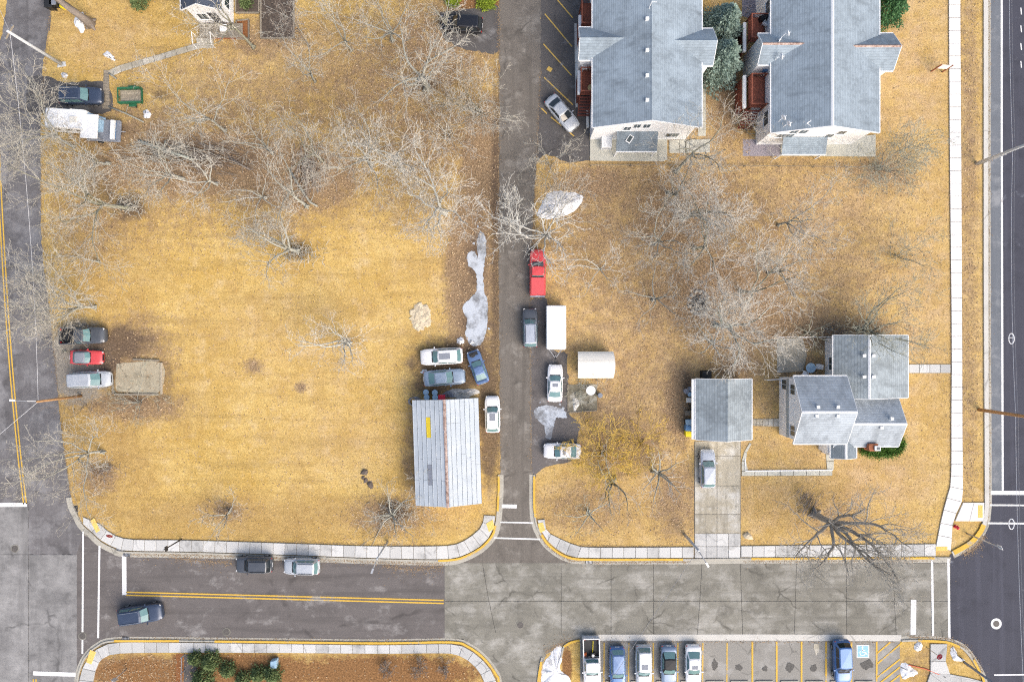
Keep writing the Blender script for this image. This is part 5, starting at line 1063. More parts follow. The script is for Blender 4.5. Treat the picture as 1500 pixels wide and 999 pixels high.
T(958,358,7,'grey','small grey tree surrounded by leaf litter',.15,.3,7,.8,(0,0),D3)
T(1048,476,11,'moss','mossy tree with long trunk reaching over the yard of the grey house',.24,.2,6,.7,(.35,.15),D3,twig='pale')
T(1084,427,10,'olive','dark tree behind the stone fire ring',.19,.25,5,.65,(.25,.1),D3,twig='pale')
T(978,282,8,'olive','leaning dark tree near the timber fence',.16,.25,5,.6,(.1,.3),D2,twig='grey')
T(1255,482,8.5,'olive','many stemmed tree behind the grey house roof',.2,.1,8,.75,(.3,.1),D2,twig='olive')
T(1308,376,6.5,'olive','thin vase shaped shrub beside the white sidewalk',.15,.1,8,.85,(.3,.1),(0,1.2,1.8,2),shrub=True,name='bare_shrub',cat='shrub',group='bare shrubs',twig='olive')
T(1285,248,7,'brown','dense dark shrub at the end of the timber fence',.16,.1,13,.75,(.2,.1),D3,shrub=True,name='bare_shrub',cat='shrub',group='bare shrubs',twig='olive')
T(1180,488,3.6,'olive','tangled tree over the mossy patio',.14,.2,7,1.0,(0,0),D3,twig='olive')
T(1040,500,5.5,'grey','grey tree with spreading twigs behind the garage',.16,.2,7,.9,(0,0),D3)
T(955,440,6,'grey','loose grey tree in the litter left of the fire ring',.13,.2,6,.95,(0,0),D2)
T(990,252,9,'olive','forked tree in front of the alley apartment patio',.2,.3,5,.6,(.3,-.3),(0,1.2,1.7,1.9),twig='grey')
T(1090,190,5,'grey','pale shrub between both apartment blocks',.12,.1,9,.8,(0,0),D2,shrub=True,name='bare_shrub',cat='shrub',group='bare shrubs',twig='pale')
T(1140,330,8,'grey','hazy grey tree in the peach lawn below the red decked apartments',.14,.25,6,.8,(.2,0),D3)
T(1125,400,7,'grey','grey tree between dark trees and white house gable',.14,.25,6,.8,(.2,.1),D3)
T(880,395,6,'pale','pale bare sapling right of the red pickup',.10,.2,6,.9,(0,0),D2)
T(872,548,2.6,'olive','scrubby bush growing against the cream shed',.10,.1,10,.7,(0,0),D3,shrub=True,name='bare_shrub',cat='shrub',group='bare shrubs',twig='grey')
T(1193,752,7.8,'oak','big dark oak with thick limbs over the concrete street',.42,.34,8,.8,(.1,.05),(0,1.5,2.0,2.2),twig='oak',limb_dirs=[(-28,1.0,1.15),(-5,1.1,1.1),(-45,.95,1.1),(-160,1.15,.95),(-105,1.05,.95),(60,.8,.8),(110,.6,.7),(-25,.5,.9)],ll=.85,lr=.55,thick=1.0)
T(882,662,4.6,'yellow','yellow twigged willow thicket beside the white sedan',.16,.1,22,1.0,(0,0),D3,shrub=True,name='willow',cat='tree',group='willows',trop=(0,0,-.03,-.03,0),thick=1.5)
T(938,650,4.0,'yellow','smaller yellow twigged willow clump further from the alley',.14,.1,14,1.0,(0,0),D2,shrub=True,name='willow',cat='tree',group='willows',trop=(0,0,-.03,-.03,0),thick=1.5)
T(900,700,5.5,'olive','crooked olive tree in the lower lawn by the willow',.2,.12,7,1.1,(-.2,.2),(0,1.1,1.8,1.8),twig='grey')
T(958,690,5,'grey','mossy tree bending low beside the driveway car',.22,.12,7,1.15,(.3,0),D2,twig='pale')
T(862,748,4.4,'moss','low open tree in the corner lawn by the alley',.12,.1,6,1.15,(0,.1),(0,1.2,1.9,2.2),twig='olive')
T(425,30,3,'pale','bare vine sprawling over the dark garden bed',.10,.1,7,1.2,(0,0),(0,1.4,1.6,1.5),shrub=True,name='bare_shrub',cat='shrub',group='bare shrubs')
for x, y, lab in ((567,975,'nearest the mown strip'), (615,975,'in the middle of the three'), (652,975,'nearest the curving sidewalk')):
    T(x,y,1.2,'brown','small round bare bush in the planting bed '+lab,.05,.1,12,.9,(0,0),(0,6,7,5),shrub=True,name='bare_bush',cat='shrub',group='bushes in the planting bed')
print('twig segments', sum(NS))

# ------------------------------------------------------------------ evergreens, hedge, green shrubs
def needles(name, h, r, n, mat, seed, flat=1.0):
    g = np.random.default_rng(seed); z = g.random(n)**1.25; R_ = r*(1-z)**.75*(1+.22*np.sin(g.integers(0, 9, n)*2.1+z*30)); a = g.random(n)*6.2832; q = .35+.65*g.random(n)**.5
    lobes = 1+.16*np.sin(a*7+z*9); rr = R_*q*lobes; P = np.stack([rr*np.cos(a), rr*np.sin(a), z*h+.15+.12*h*(1-q)*flat], 1)
    d = np.stack([np.cos(a+g.normal(0, .5, n)), np.sin(a+g.normal(0, .5, n)), g.normal(.1, .35, n)], 1); d /= np.linalg.norm(d, axis=1, keepdims=True)
    s = np.cross(d, g.normal(0, 1, (n, 3))); s /= np.linalg.norm(s, axis=1, keepdims=True); L = (.14+.20*g.random(n))[:, None]*(.6+r*.22); w = L*.28
    V = np.stack([P-s*w*.5, P+d*L*.5-s*w, P+d*L, P+d*L*.5+s*w], 1).reshape(-1, 3); F = np.arange(4*n).reshape(n, 4)
    return fast_mesh(name, V, F, mat)
def leafmat(n, a, b): 
    t = NT(n); return t.end(t.mix(t.noise(3, 5, .8, lo=.3, hi=.7), a, b), .7, .25)
m_spr = leafmat('spruce_needles', (.10, .17, .14), (.36, .45, .38)); m_grn = leafmat('dark_needles', (.025, .085, .035), (.12, .26, .10)); m_lgr = leafmat('lime_leaves', (.12, .20, .02), (.36, .44, .05)); m_mgr = leafmat('green_leaves', (.065, .115, .04), (.22, .27, .11)); m_hdg = leafmat('hedge_leaves', (.03, .10, .015), (.14, .26, .045))
m_wdg = leafmat('weeds', (.12, .12, .04), (.38, .34, .14))
def evergreen(px, py, h, r, n, mat, lab, name='spruce_tree', cat='tree', grp='evergreens'):
    c = G(px, py); t = thing(name, lab, cat, (c[0], c[1], 0), 0, grp); MB().tube([(0, 0, -.05), (0, 0, h*.5), (0, 0, h*.92)], [max(.06, h*.022), h*.015, .02], 7).build('trunk', m_bark['brown'], t, local=True)
    link('crown', needles('crown', h, r, n, mat, int(px)), t, local=True)
evergreen(1047,54,6.5,2.4,9000,m_spr,'blue green spruce beside the apartments, the upper of two'); evergreen(1045,104,6.8,2.5,9000,m_spr,'blue green spruce beside the apartments, the lower of two')
evergreen(1290,18,4.5,2.2,7000,m_grn,'dark green conifer at the top by the apartment wall'); evergreen(207,6,2.0,.9,2200,m_mgr,'small green juniper at the top of the lawn','juniper','shrub'); 
evergreen(712,4,1.2,1.0,2600,m_lgr,'lime green bush in the rust mulch above the black suv','lime_bush','shrub','green bushes'); evergreen(663,2,1.0,.8,1800,m_lgr,'small lime bush near the head of the black suv','lime_bush','shrub','green bushes')
for x, y, r, lab in ((288,962,.9,'green bush at the end of the grey slab in the planting bed'),(312,965,1.3,'tall olive green bush in the planting bed, leftmost of the big ones'),(336,978,1.0,'rounded green bush in the planting bed behind the tall one'),(300,990,1.4,'broad green bush at the bottom edge of the planting bed'),(358,992,1.0,'low green bush at the bottom edge near the utility box'),(380,984,1.0,'green bush left of the pale utility box'),(401,984,1.2,'bright green bush below the pale utility box'),(362,6,.8,'green shrub in the bed beside the white house')):
    evergreen(x, y, r*1.2, r*.85, int(1500*r), m_mgr, lab, 'green_bush', 'shrub', 'green bushes')
g = np.random.default_rng(5); n = 9000; u = g.random(n); P = np.array(resample(smooth([(1262,656),(1275,660),(1296,661),(1312,657),(1319,645)], 5), 40)); idx = (u*40).astype(int)
c = P[np.minimum(idx, 39)]*1.0+g.normal(0, 1, (n, 2))*np.array([[3.0, 4.0]]); V = np.array(GP(c)); V = np.column_stack([V, g.random(n)*.75+.05]); d = g.normal(0, 1, (n, 3)); d /= np.linalg.norm(d, axis=1, keepdims=True); s = np.cross(d, g.normal(0, 1, (n, 3))); s /= np.linalg.norm(s, axis=1, keepdims=True)
VV = np.stack([V-s*.03, V+d*.07-s*.05, V+d*.15, V+d*.07+s*.05], 1).reshape(-1, 3)
t = thing('hedge', 'curved green hedge along the south wall of the grey house', 'hedge', (*G(1290, 664)[:2], 0)); link('foliage', fast_mesh('foliage', VV, np.arange(4*n).reshape(n, 4), m_hdg), t).matrix_parent_inverse = Matrix.Translation(-t.location)
for x, y in ((1262,662),(1280,666),(1300,666),(1316,656)): q = G(x, y); MB().tube([(q[0], q[1], 0), (q[0]+.05, q[1], .55)], [.04, .015], 5).build('stem', m_bark['brown'], t)

# ------------------------------------------------------------------ brush, logs, rocks
def brush(px, py, rx, ry, n, col, lab, ang=None, L=1.6, name='brush_pile'):
    c = G(px, py); t = thing(name, lab, 'brush', (c[0], c[1], 0)); rnd = random.Random(int(px)); out = []
    for k in range(n):
        a = rnd.uniform(0, 6.28) if ang is None else R(ang)+rnd.gauss(0, .25); x, y = rnd.gauss(0, rx/S/2), rnd.gauss(0, ry/S/2); z = .05+rnd.random()*.45; l = L*rnd.uniform(.4, 1)
        out.append((2, [(x-math.cos(a)*l/2, y-math.sin(a)*l/2, max(.03, z-.1)), (x, y, z+.05), (x+math.cos(a)*l/2, y+math.sin(a)*l/2, max(.03, z+rnd.uniform(-.15, .15)))], [.03, .028, .012]))
    link('branches', thin_mesh('branches', out, m_twig[col]), t, local=True)['kind'] = 'stuff'
brush(452,252,24,34,160,'brown','dark brush pile in the leaf litter of the woods',80,2.0); brush(250,226,70,16,220,'grey','long heap of grey branches in the woods',-14,2.4); brush(310,228,60,26,200,'brown','brown tangle of branches at the end of the long heap',-25,2)
brush(192,300,24,16,140,'grey','twig heap at the foot of the olive barked tree',None,1.1); brush(437,370,34,20,180,'grey','twig heap round the knotty footed tree',None,1.0); brush(1222,484,26,10,45,'brown','dark brush behind the grey house',20,1.4)
brush(330,742,24,14,40,'brown','twig heap under the small tree above the parked suvs',None,.8); brush(580,750,34,20,160,'grey','twig heap at the foot of the low wide tree',None,1.0)
brush(150,686,30,14,90,'brown','twig heap under the crooked tree near the junction',None,.8); brush(1184,736,26,20,80,'brown','suckers round the foot of the big oak',60,1.2)
def log(pts, r, col, lab):
    P = [G(*p) for p in pts]; t = thing('fallen_log', lab, 'log', (*P[0][:2], 0)); MB().tube([(p[0], p[1], r+.03*i) for i, p in enumerate(P)], [r*(1-.12*i) for i in range(len(P))], 8).build('log', m_bark[col], t, True)
    q = P[len(P)//2]; MB().tube([(q[0], q[1], r), (q[0]+.4, q[1]+.5, r+.4), (q[0]+.6, q[1]+1, r+.5)], [r*.4, r*.25, .02], 5).build('stub', m_bark[col], t, True)
log([(425,250),(440,275),(455,297),(466,303)],.16,'grey','grey fallen log lying right of the brush pile'); log([(205,208),(240,220),(285,235)],.2,'moss','mossy fallen log along the heap of branches'); log([(338,232),(355,243),(368,250)],.13,'brown','short brown log at the end of the branch tangle')
log([(160,157),(185,167),(212,180)],.1,'grey','grey pole lying between navy suv and snow mound'); log([(160,108),(166,112),(172,117)],.09,'grey','short grey post lying at the head of the garden walk')
def rock_mesh(k, mat):
    rnd = random.Random(k); mb = MB(); mb.dome(0, 0, 0, .5, .42, .34, 7, 3, .25); return mb.mesh('rock', mat)
ROCKS = [rock_mesh(k, m_rock) for k in range(4)]; ROCKD = [rock_mesh(k+9, m_rockd) for k in range(3)]
m_lime = M('pale_limestone', (.62, .53, .38), .35, 4, .9, bump=.4); ROCKL = [rock_mesh(k+20, m_lime) for k in range(4)]
t = thing('rubble_heap', 'heap of pale limestone rubble in the golden lawn', 'rubble', (*G(616, 464)[:2], 0)); rnd = random.Random(4)
for k in range(130):
    a_, r_ = rnd.uniform(0, 6.283), rnd.random()**.5; x, y = 13*r_*math.cos(a_), 17*r_*math.sin(a_); o = link('rock', ROCKL[k % 4], t, True); o.location = (x/S, -y/S, 0 if abs(x)+abs(y) > 9 else .08); o.rotation_euler = (rnd.uniform(-.2, .2), rnd.uniform(-.2, .2), rnd.uniform(0, 6)); q = rnd.uniform(.4, .95); o.scale = (q, q, q*.45)
for (x, y, s_), lab in (((534,692,.9),'largest dark stone of the four in the golden lawn'),((532,699.5,.45),'tiny dark stone below the largest of the four'),((535.5,703.5,.6),'grey stone between tiny and lowest of the four'),((542.5,710,.85),'lowest dark stone of the four in the golden lawn')):
    o = link('boulder', ROCKD[int(x) % 3]); o.location = G(x, y); o.scale = (s_,)*3; o.rotation_euler = (0, 0, x); tag(o, lab, 'stone', 'dark stones in the golden lawn')
o = link('boulder', rock_mesh(31, m_lime)); o.location = G(1095, 785); o.scale = (1.5, 1.0, 1.0); o.rotation_euler = (0, 0, -.5); tag(o, 'pale boulder in the lawn beside the driveway', 'stone')
fr = thing('fire_ring', 'dark pit ringed with stones under bare branches', 'fire ring', (*G(1024, 444)[:2], 0)); MB().cyl(0, 0, .0, .95, .02, 18).build('ash', m_iron, fr, local=True)
for k in range(13): o = link('rock', ROCKS[k % 4], fr, True); o.location = (1.1*math.cos(k*.483), 1.35*math.sin(k*.483), 0); o.scale = (.55, .5, .6); o.rotation_euler = (0, 0, k)

# ------------------------------------------------------------------ poles, cables, signs
def pole(px, py, h, r, mat, lab, name='utility_pole', arms=(), cat='pole', lamp=None, group='poles'):
    c = G(px, py); t = thing(name, lab, cat, (c[0], c[1], 0), 0, group); x, y, _ = c
    MB().tube([(x, y, -.05), (x, y, h*.5), (x, y, h)], [r*1.15, r, r*.8], 10).build('shaft', mat, t, True)
    for z, L, a in arms:
        ar = MB().cbox(x, y, z, L, .1, .12, R(a)).build('crossarm', m_wood, t)
        for s_ in (-.45, .45): MB().cyl(x+math.cos(R(a))*L*s_, y+math.sin(R(a))*L*s_, z+.12, .06, .16, 8).build('insulator', m_gbin, ar)
    if lamp:
        L, a = lamp; ex, ey = x+math.cos(R(a))*L, y+math.sin(R(a))*L
        MB().tube([(x, y, h-.6), (x+(ex-x)*.4, y+(ey-y)*.4, h+.1), (ex, ey, h+.3)], .05, 6).build('lamp_arm', m_steel, t); MB().cbox(ex, ey, h+.2, .55, .2, .14, R(a)).build('lamp_head', m_trim if lamp[0] > 2 else m_steel, t)
    return (x, y, h)
p1 = pole(91, 95, 8.4, .17, m_pole, 'grey street lamp pole at the top corner of the side road', arms=((8.0, 1.6, 60),)); MB().box(0, 0, 0, .1, .1, .1)
q = G(91, 95); tag(MB().prism([(q[0]-.5, q[1]-.35), (q[0]+.5, q[1]-.2), (q[0]+.4, q[1]+.3), (q[0]-.4, q[1]+.25)], .002, .12, .03).build('pole_footing', m_pole), 'grey footing block around the street lamp pole', 'footing')
p3 = pole(119, 580, 7.2, .14, m_poleb, 'brown lamp post beside the silver minivan', 'street_lamp', lamp=(2.3, 176))
p4 = pole(1430, 240, 11, .16, m_pole, 'pale grey utility pole on the verge opposite the apartments', arms=((9.8, 2.2, 0),)); p5 = pole(1434, 600, 11, .17, m_poleb, 'orange brown utility pole on the verge beside the grey house', arms=((10, 2.2, 0),))
pole(1431.5, 242, 4.5, .07, m_steel, 'steel conduit standing against the pale grey utility pole', 'conduit_pipe', cat='pipe')
p6 = pole(1416, 781, 5.6, .08, m_steel, 'thin grey signal post on the corner grass', 'signal_post'); p7 = pole(1413, 970, 5.5, .13, m_gbin, 'dark grey lamp post on the corner island', 'street_lamp', lamp=(1.8, -40))
p8 = pole(1003, 783, 5.8, .15, m_pole, 'grey lamp post beside the driveway mouth', 'street_lamp', lamp=(1.6, -60)); p9 = pole(186, 979, 2.9, .06, m_steel, 'thin sign post in the planting bed', 'sign_post')
p10 = pole(266, 789.5, 3.9, .07, m_iron, 'thin dark sign post at the lawn edge above the suvs', 'sign_post'); p11 = pole(568, 793, 6.2, .11, m_pole, 'grey lamp post at the kerb near the metal shed', 'street_lamp', lamp=(1.2, 250))
for p, a, lab, m_ in ((p9, 1.2, 'sign', m_steel), (p10, .2, 'sign', m_iron), (p6, .4, 'sign', m_wht)):
    o = MB().cbox(p[0]+.05, p[1], p[2]-.7, .04, .5, .6, a).build('sign_plate', m_); o.name = 'street_sign'; tag(o, {p9: 'plain metal sign plate on the post in the planting bed', p10: 'dark sign plate on the post above the suvs', p6: 'white sign plate on the corner signal post'}[p], 'sign')
    MB().cbox(p[0]+.02, p[1], p[2]-.45, .06, .08, .08, a).build('bracket', m_iron, o)
def stop_sign(px, py, a, lab):
    c = G(px, py); t = thing('stop_sign', lab, 'sign', (c[0], c[1], 0), R(a)); MB().tube([(0, 0, -.05), (0, 0, 2.6)], .04, 6).build('post', m_steel, t, local=True)
    oc = [(.38*math.cos(R(22.5+45*k)), 2.35+.38*math.sin(R(22.5+45*k))) for k in range(8)]
    for nm, r_, x0, x1, mt in (('sign_border', 1.0, .04, .06, m_wht), ('sign_face', .92, .061, .066, m_red)):
        P = [(x0, y*r_, 2.35+(z-2.35)*r_) for y, z in oc]; Q = [(x1, y, z) for _, y, z in P]; MB().add(P+Q, [tuple(range(7, -1, -1)), tuple(range(8, 16))]+[(k, (k+1) % 8, 8+(k+1) % 8, 8+k) for k in range(8)]).build(nm, mt, t, local=True)
    cu = bpy.data.curves.new('lettering', 'FONT'); cu.body = 'STOP'; cu.size = .3; cu.align_x = 'CENTER'; cu.align_y = 'CENTER'; cu.extrude = .002; cu.materials.append(m_wht)
    to = bpy.data.objects.new('tmp', cu); COL.objects.link(to); me = bpy.data.meshes.new_from_object(to.evaluated_get(bpy.context.evaluated_depsgraph_get())); bpy.data.objects.remove(to)
    o = link('lettering', me, t, True); o.location = (.069, 0, 2.35); o.rotation_euler = (R(90), 0, R(90))
stop_sign(178, 777, 65, 'red stop sign over the sidewalk curve by the side road'); stop_sign(1358, 948, 140, 'red stop sign on the corner island by the parking lot')
def span(a, b, sag, r, mat, lab, n=14):
    pts = [tuple(a[i]+(b[i]-a[i])*t-(sag*4*t*(1-t) if i == 2 else 0) for i in range(3)) for t in (k/n for k in range(n+1))]
    o = MB().tube(pts, r, 4).build('cable', mat); tag(o, lab, 'cable', 'overhead cables'); return o
pN = pole(1428, -160, 11, .17, m_pole, 'grey utility pole further up the verge of the black road'); pS = pole(1452, 1100, 11, .17, m_pole, 'grey utility pole further down the verge of the black road'); pW = pole(-120, 780, 9.5, .17, m_poleb, 'brown utility pole across the side road'); pB = pole(150, 1110, 9.5, .17, m_poleb, 'brown utility pole below the planting bed'); pL = pole(-30, -160, 9, .17, m_pole, 'grey utility pole up the side road'); pD = pole(800, 1080, 8, .15, m_pole, 'grey utility pole down the drive entrance')
at = lambda p, z, dx=0: (p[0]+dx, p[1], z)
for z, sg, mt, w in ((5.6, .35, m_wirel, 'lower pale'), (5.95, .35, m_wire, 'middle grey')):
    for a, b, seg in ((pN, p4, 'above the pale grey utility pole'), (p4, p5, 'between pale grey and orange brown utility poles'), (p5, pS, 'below the orange brown utility pole')): span(at(a, z), at(b, z), sg, .022, mt, w+' cable over the black road '+seg)
span(at(pW, 8.8), at(pB, 8.8), .7, .022, m_wirel, 'upper pale cable slanting over the concrete junction'); span(at(pW, 7.4), at(pB, 7.4), .6, .022, m_wirel, 'lower pale cable slanting over the concrete junction')
span(at(pL, 8), at(p1, 8), .3, .018, m_wirel, 'pale cable reaching the street lamp pole from above'); span(at(p1, 8), at(p3, 7.0), .7, .018, m_wirel, 'pale cable between street lamp pole and brown lamp post'); span(at(p3, 7.0), at(pW, 8), .5, .018, m_wirel, 'pale cable from brown lamp post to the junction')
span(at(p8, 5.6), at(pD, 7), .4, .02, m_wire, 'dark cable slanting from the driveway lamp post over the concrete street')
for (px_, py_), lab in (((1486,496),'beside the grey house'),((1479,768),'over the crosswalk')):
    x = 52.35; y = (499.5-py_)/S*.929; P = [(x+.05+.28*math.sin(a)*(1 if a < 3.1416 else 1), y+.55*math.cos(a), 5.3) for a in np.linspace(0, 6.28, 14)]; o = MB().tube(P, .05, 5).build('cable_loop', m_trim); tag(o, 'white slack cable loop hanging '+lab, 'cable', 'slack loops')
    MB().tube([(x-.28, y+.1, 5.3), (x+.33, y+.1, 5.3)], .03, 5).build('spreader', m_trim, o)
c = G(1372, 105.5); t = thing('yard_sign', 'wooden post sign with pale board beside the white sidewalk', 'sign', (c[0], c[1], 0), R(-3))
for x in (-.62, .62): MB().cbox(x, 0, 0, .12, .12, 1.9).build('post', m_woodr, t, local=True)
MB().cbox(0, 0, .9, 1.12, .05, .8).build('board', m_trim, t, local=True); MB().cbox(0, 0, 1.72, 1.12, .08, .09).build('top_bar', m_canvas, t, local=True)
t = thing('fire_hydrant', 'red fire hydrant in the corner grass', 'hydrant', G(1399, 771)); MB().cyl(0, 0, 0, .14, .55, 12).dome(0, 0, .55, .15, .15, .14, 12, 4).build('barrel', m_red, t, True, local=True); MB().cyl(0, 0, 0, .2, .06, 12).build('flange', m_red, t, local=True)
for s_ in (1, -1): MB().tube([(0, s_*.1, .42), (0, s_*.24, .42)], .07, 8).build('nozzle', m_red, t, local=True)
m_org = M('orange_red_paint', (.62, .15, .08), .1, 5)
o = MB().tube([(*G(1330, 973)[:2], .08), (*G(1356, 979)[:2], .09), (*G(1382, 990)[:2], .08)], .06, 6).build('marker_pole', m_org); tag(o, 'thin orange red pole lying across the corner island walk', 'pole'); MB().tube([(*G(1381, 989.6)[:2], .08), (*G(1384, 990.8)[:2], .08)], .08, 6).build('end_cap', m_black, o)
o = MB().prism(GP([(399,964.5),(408,962),(408,974),(399,975)]), .002, .75, .05).build('utility_box', m_bluel); tag(o, 'pale grey utility box beside the bright green bush', 'utility box'); MB().cbox(*G(403.5, 975.8)[:2], .15, .5, .03, .45).build('door', m_steel, o)
surface('grey_slab', [(270,958),(276,958),(288,970),(288,1060),(268,1060)], .02, m_lot, 'dark grey slab between the two mulch beds', 'slab')
surface('mulch_bed', [(258,957),(270,957),(268,1060),(256,1060)], .014, m_mulch, 'narrow rust mulch strip beside the grey slab', 'garden bed')
fence('grey post and wire fence along the narrow mulch strip', [(271,958),(269,1050)], .9, m_steel, 1.6, (.9,), 'wire_fence')

# ------------------------------------------------------------------ bins, barrels, junk
def bin_(px, py, w, h, mat, lid, lab, name='wheelie_bin', rnd_=False):
    c = G(px, py, h*.8); t = thing(name, lab, 'bin', (c[0], c[1], 0), random.uniform(-.15, .15), 'bins')
    if rnd_:
        MB().cyl(0, 0, 0, w*.43, h*.92, 14, w*.5).build('barrel', mat, t, local=True); MB().cyl(0, 0, h*.92+.003, w*.53, .05, 14, w*.4).build('lid', lid, t, local=True)
    else:
        MB().add([(-w*.4,-w*.4,0),(w*.4,-w*.4,0),(w*.4,w*.4,0),(-w*.4,w*.4,0),(-w*.5,-w*.5,h),(w*.5,-w*.5,h),(w*.5,w*.5,h),(-w*.5,w*.5,h)], [(0,3,2,1),(4,5,6,7),(0,1,5,4),(1,2,6,5),(2,3,7,6),(3,0,4,7)]).build('tub', mat, t, local=True)
        MB().prism([(-w*.55,-w*.53),(w*.55,-w*.53),(w*.55,w*.53),(-w*.55,w*.53)], h+.003, h+.08, .03).build('lid', lid, t, local=True); MB().cbox(w*.62, 0, h-.06, .05, w*.8, .05).build('handle', mat, t, local=True)
        for s_ in (1, -1):
            q = link('wheel', tyre_mesh, t, True); q.location = (w*.45, s_*w*.42, .1); q.scale = (.3, .4, .3)
bin_(1005.5,573,.55,.8,m_gbin,m_gbin,'grey round dustbin beside the garage, nearest the lawn','dustbin',True); bin_(1011.5,569.5,.5,.8,m_gbin,m_gbin,'grey round dustbin against the upper garage wall','dustbin',True); bin_(1010.5,577.5,.5,.75,m_gbin,m_bluel,'pale lidded round dustbin beside the garage wall','dustbin',True)
bin_(1008.5,586,.5,.6,m_tan,m_canvas,'small tan crate bin with cream lid beside the garage'); bin_(1007,605,.5,.6,m_wood,m_wood,'weathered wooden bin beside the garage'); bin_(1008,618,.62,1.0,m_black,m_bluel,'wheelie bin with pale blue lid beside the garage'); bin_(1008,627,.62,1.05,m_blue,m_blue,'blue wheelie bin beside the garage'); bin_(1008,635,.62,1.05,m_ybin,m_ybin,'bright yellow lidded wheelie bin beside the garage')
t = thing('bicycle', 'black bicycle frame leaning among the bins by the garage', 'bicycle', G(1008.5, 596))
for y in (-.42, .42): MB().tube([(0, y+.3*math.cos(a), .33+.3*math.sin(a)) for a in np.linspace(0, 6.28, 15)], .03, 5).build('wheel', m_tyre, t, local=True)
MB().tube([(0,-.42,.33),(0,-.1,.8),(0,.35,.85),(0,.05,.35),(0,-.1,.8)], .025, 5).tube([(0,.42,.33),(0,.35,.95)], .025, 5).build('frame', m_black, t, local=True); MB().tube([(-.28,.3,1.0),(0,.36,.95),(.28,.3,1.0)], .025, 5).build('handlebar', m_black, t, local=True); MB().cbox(0,-.15,.85,.12,.25,.05).build('saddle', m_black, t, local=True)
cabinet(1036, 549, 1.0, .8, .9, 'black air conditioner unit behind the garage'); [setattr(o, 'active_material', m_black) for o in bpy.data.objects if o.parent and o.parent.get('label') == 'black air conditioner unit behind the garage']
for o in bpy.data.objects:
    if o.get('label') == 'black air conditioner unit behind the garage':
        o.name = 'air_conditioner'
        for ch in o.children: ch.data.materials.clear(); ch.data.materials.append(m_black)
for (x, y), lab in (((624,574.5),'upper corner'),((625,582),'lower corner'),((637,575),'upper right corner'),((637.5,582),'lower right corner')):
    bin_(x, y, .62, .9, m_blue, m_bluel, 'blue steel drum at the '+lab+' of the four by the metal shed', 'steel_drum', True)
t = thing('tool_chest', 'red tool chest against the end of the metal shed', 'chest', G(648, 581)); MB().cbox(0,0,0,.7,.5,.7).build('case', m_red, t, local=True); MB().cbox(0,0,.703,.74,.54,.08).build('lid', m_red, t, local=True); MB().cbox(0,.28,.5,.4,.04,.04).build('handle', m_steel, t, local=True)
def tarp(px, py, rx, ry, h, mat, lab, name='tarp'):
    c = G(px, py); rnd = random.Random(int(px)); n, m = 16, 6; v = []; f = []
    for j in range(m):
        r = 1-j/m
        for k in range(n): a = 6.2832*k/n; q = r*(1+.22*math.sin(3*a+px)+rnd.uniform(-.12, .12)); v.append((c[0]+rx/S*q*math.cos(a), c[1]+ry/S*q*math.sin(a), .03+h*(1-r**1.5)*(1+.35*math.sin(5*a+j))*(.6 if j else 0)))
    v.append((c[0], c[1], h*.8))
    for j in range(m-1): f += [(j*n+k, j*n+(k+1) % n, (j+1)*n+(k+1) % n, (j+1)*n+k) for k in range(n)]
    f += [((m-1)*n+k, (m-1)*n+(k+1) % n, m*n) for k in range(n)]
    o = MB().add(v, f).build(name, mat); tag(o, lab, 'tarp')
    MB().tube([(c[0]-rx/S*.8, c[1], .05), (c[0], c[1]+.1, h*.9), (c[0]+rx/S*.8, c[1]-.1, .05)], .02, 4).build('rope', m_rock, o)
tarp(679, 576, 20, 8, .8, M('dirty_tarp', (.62, .60, .55), .25, 5), 'crumpled pale tarp over junk at the end of the metal shed'); tarp(657, 578, 9, 5, .4, m_gbin, 'small grey tarp beside the red tool chest'); tarp(118, 33, 8, 14, .6, m_snow, 'white plastic sheet lying at the foot of the massive trunk')
t = thing('hose_coil', 'coil of dark hose by the corner of the metal shed', 'hose', G(604, 588))
for k in range(5): MB().tube([((.45+.05*k)*math.cos(a)+.1*k, (.4+.03*k)*math.sin(a), .05+.06*k) for a in np.linspace(0, 6.28, 18)], .035, 5).build('loop', m_gbin, t, local=True)
bin_(72, 7, .8, 1.0, m_black, m_black, 'black wheelie bin standing at the edge of the side road'); bin_(79, 4, .7, 1.0, m_black, m_gbin, 'grey lidded black bin behind the other at the side road'); bin_(91, 9, .55, .6, m_ybin, m_ybin, 'small yellow tub near the massive trunk','tub',True)
for (x, y), lab in (((843,592),'pale'),): tarp(x, y, 5, 10, .35, M('rag_white', (.7, .68, .62), .3, 6), 'pale rags heaped on the mossy pad', 'rag_heap')
bin_(879, 579, .55, .75, m_black, m_gbin, 'black barrel beside the mossy pad','barrel',True)
brush(848,574,20,24,60,'olive','twigs and sticks strewn over the mossy pad',None,.9)

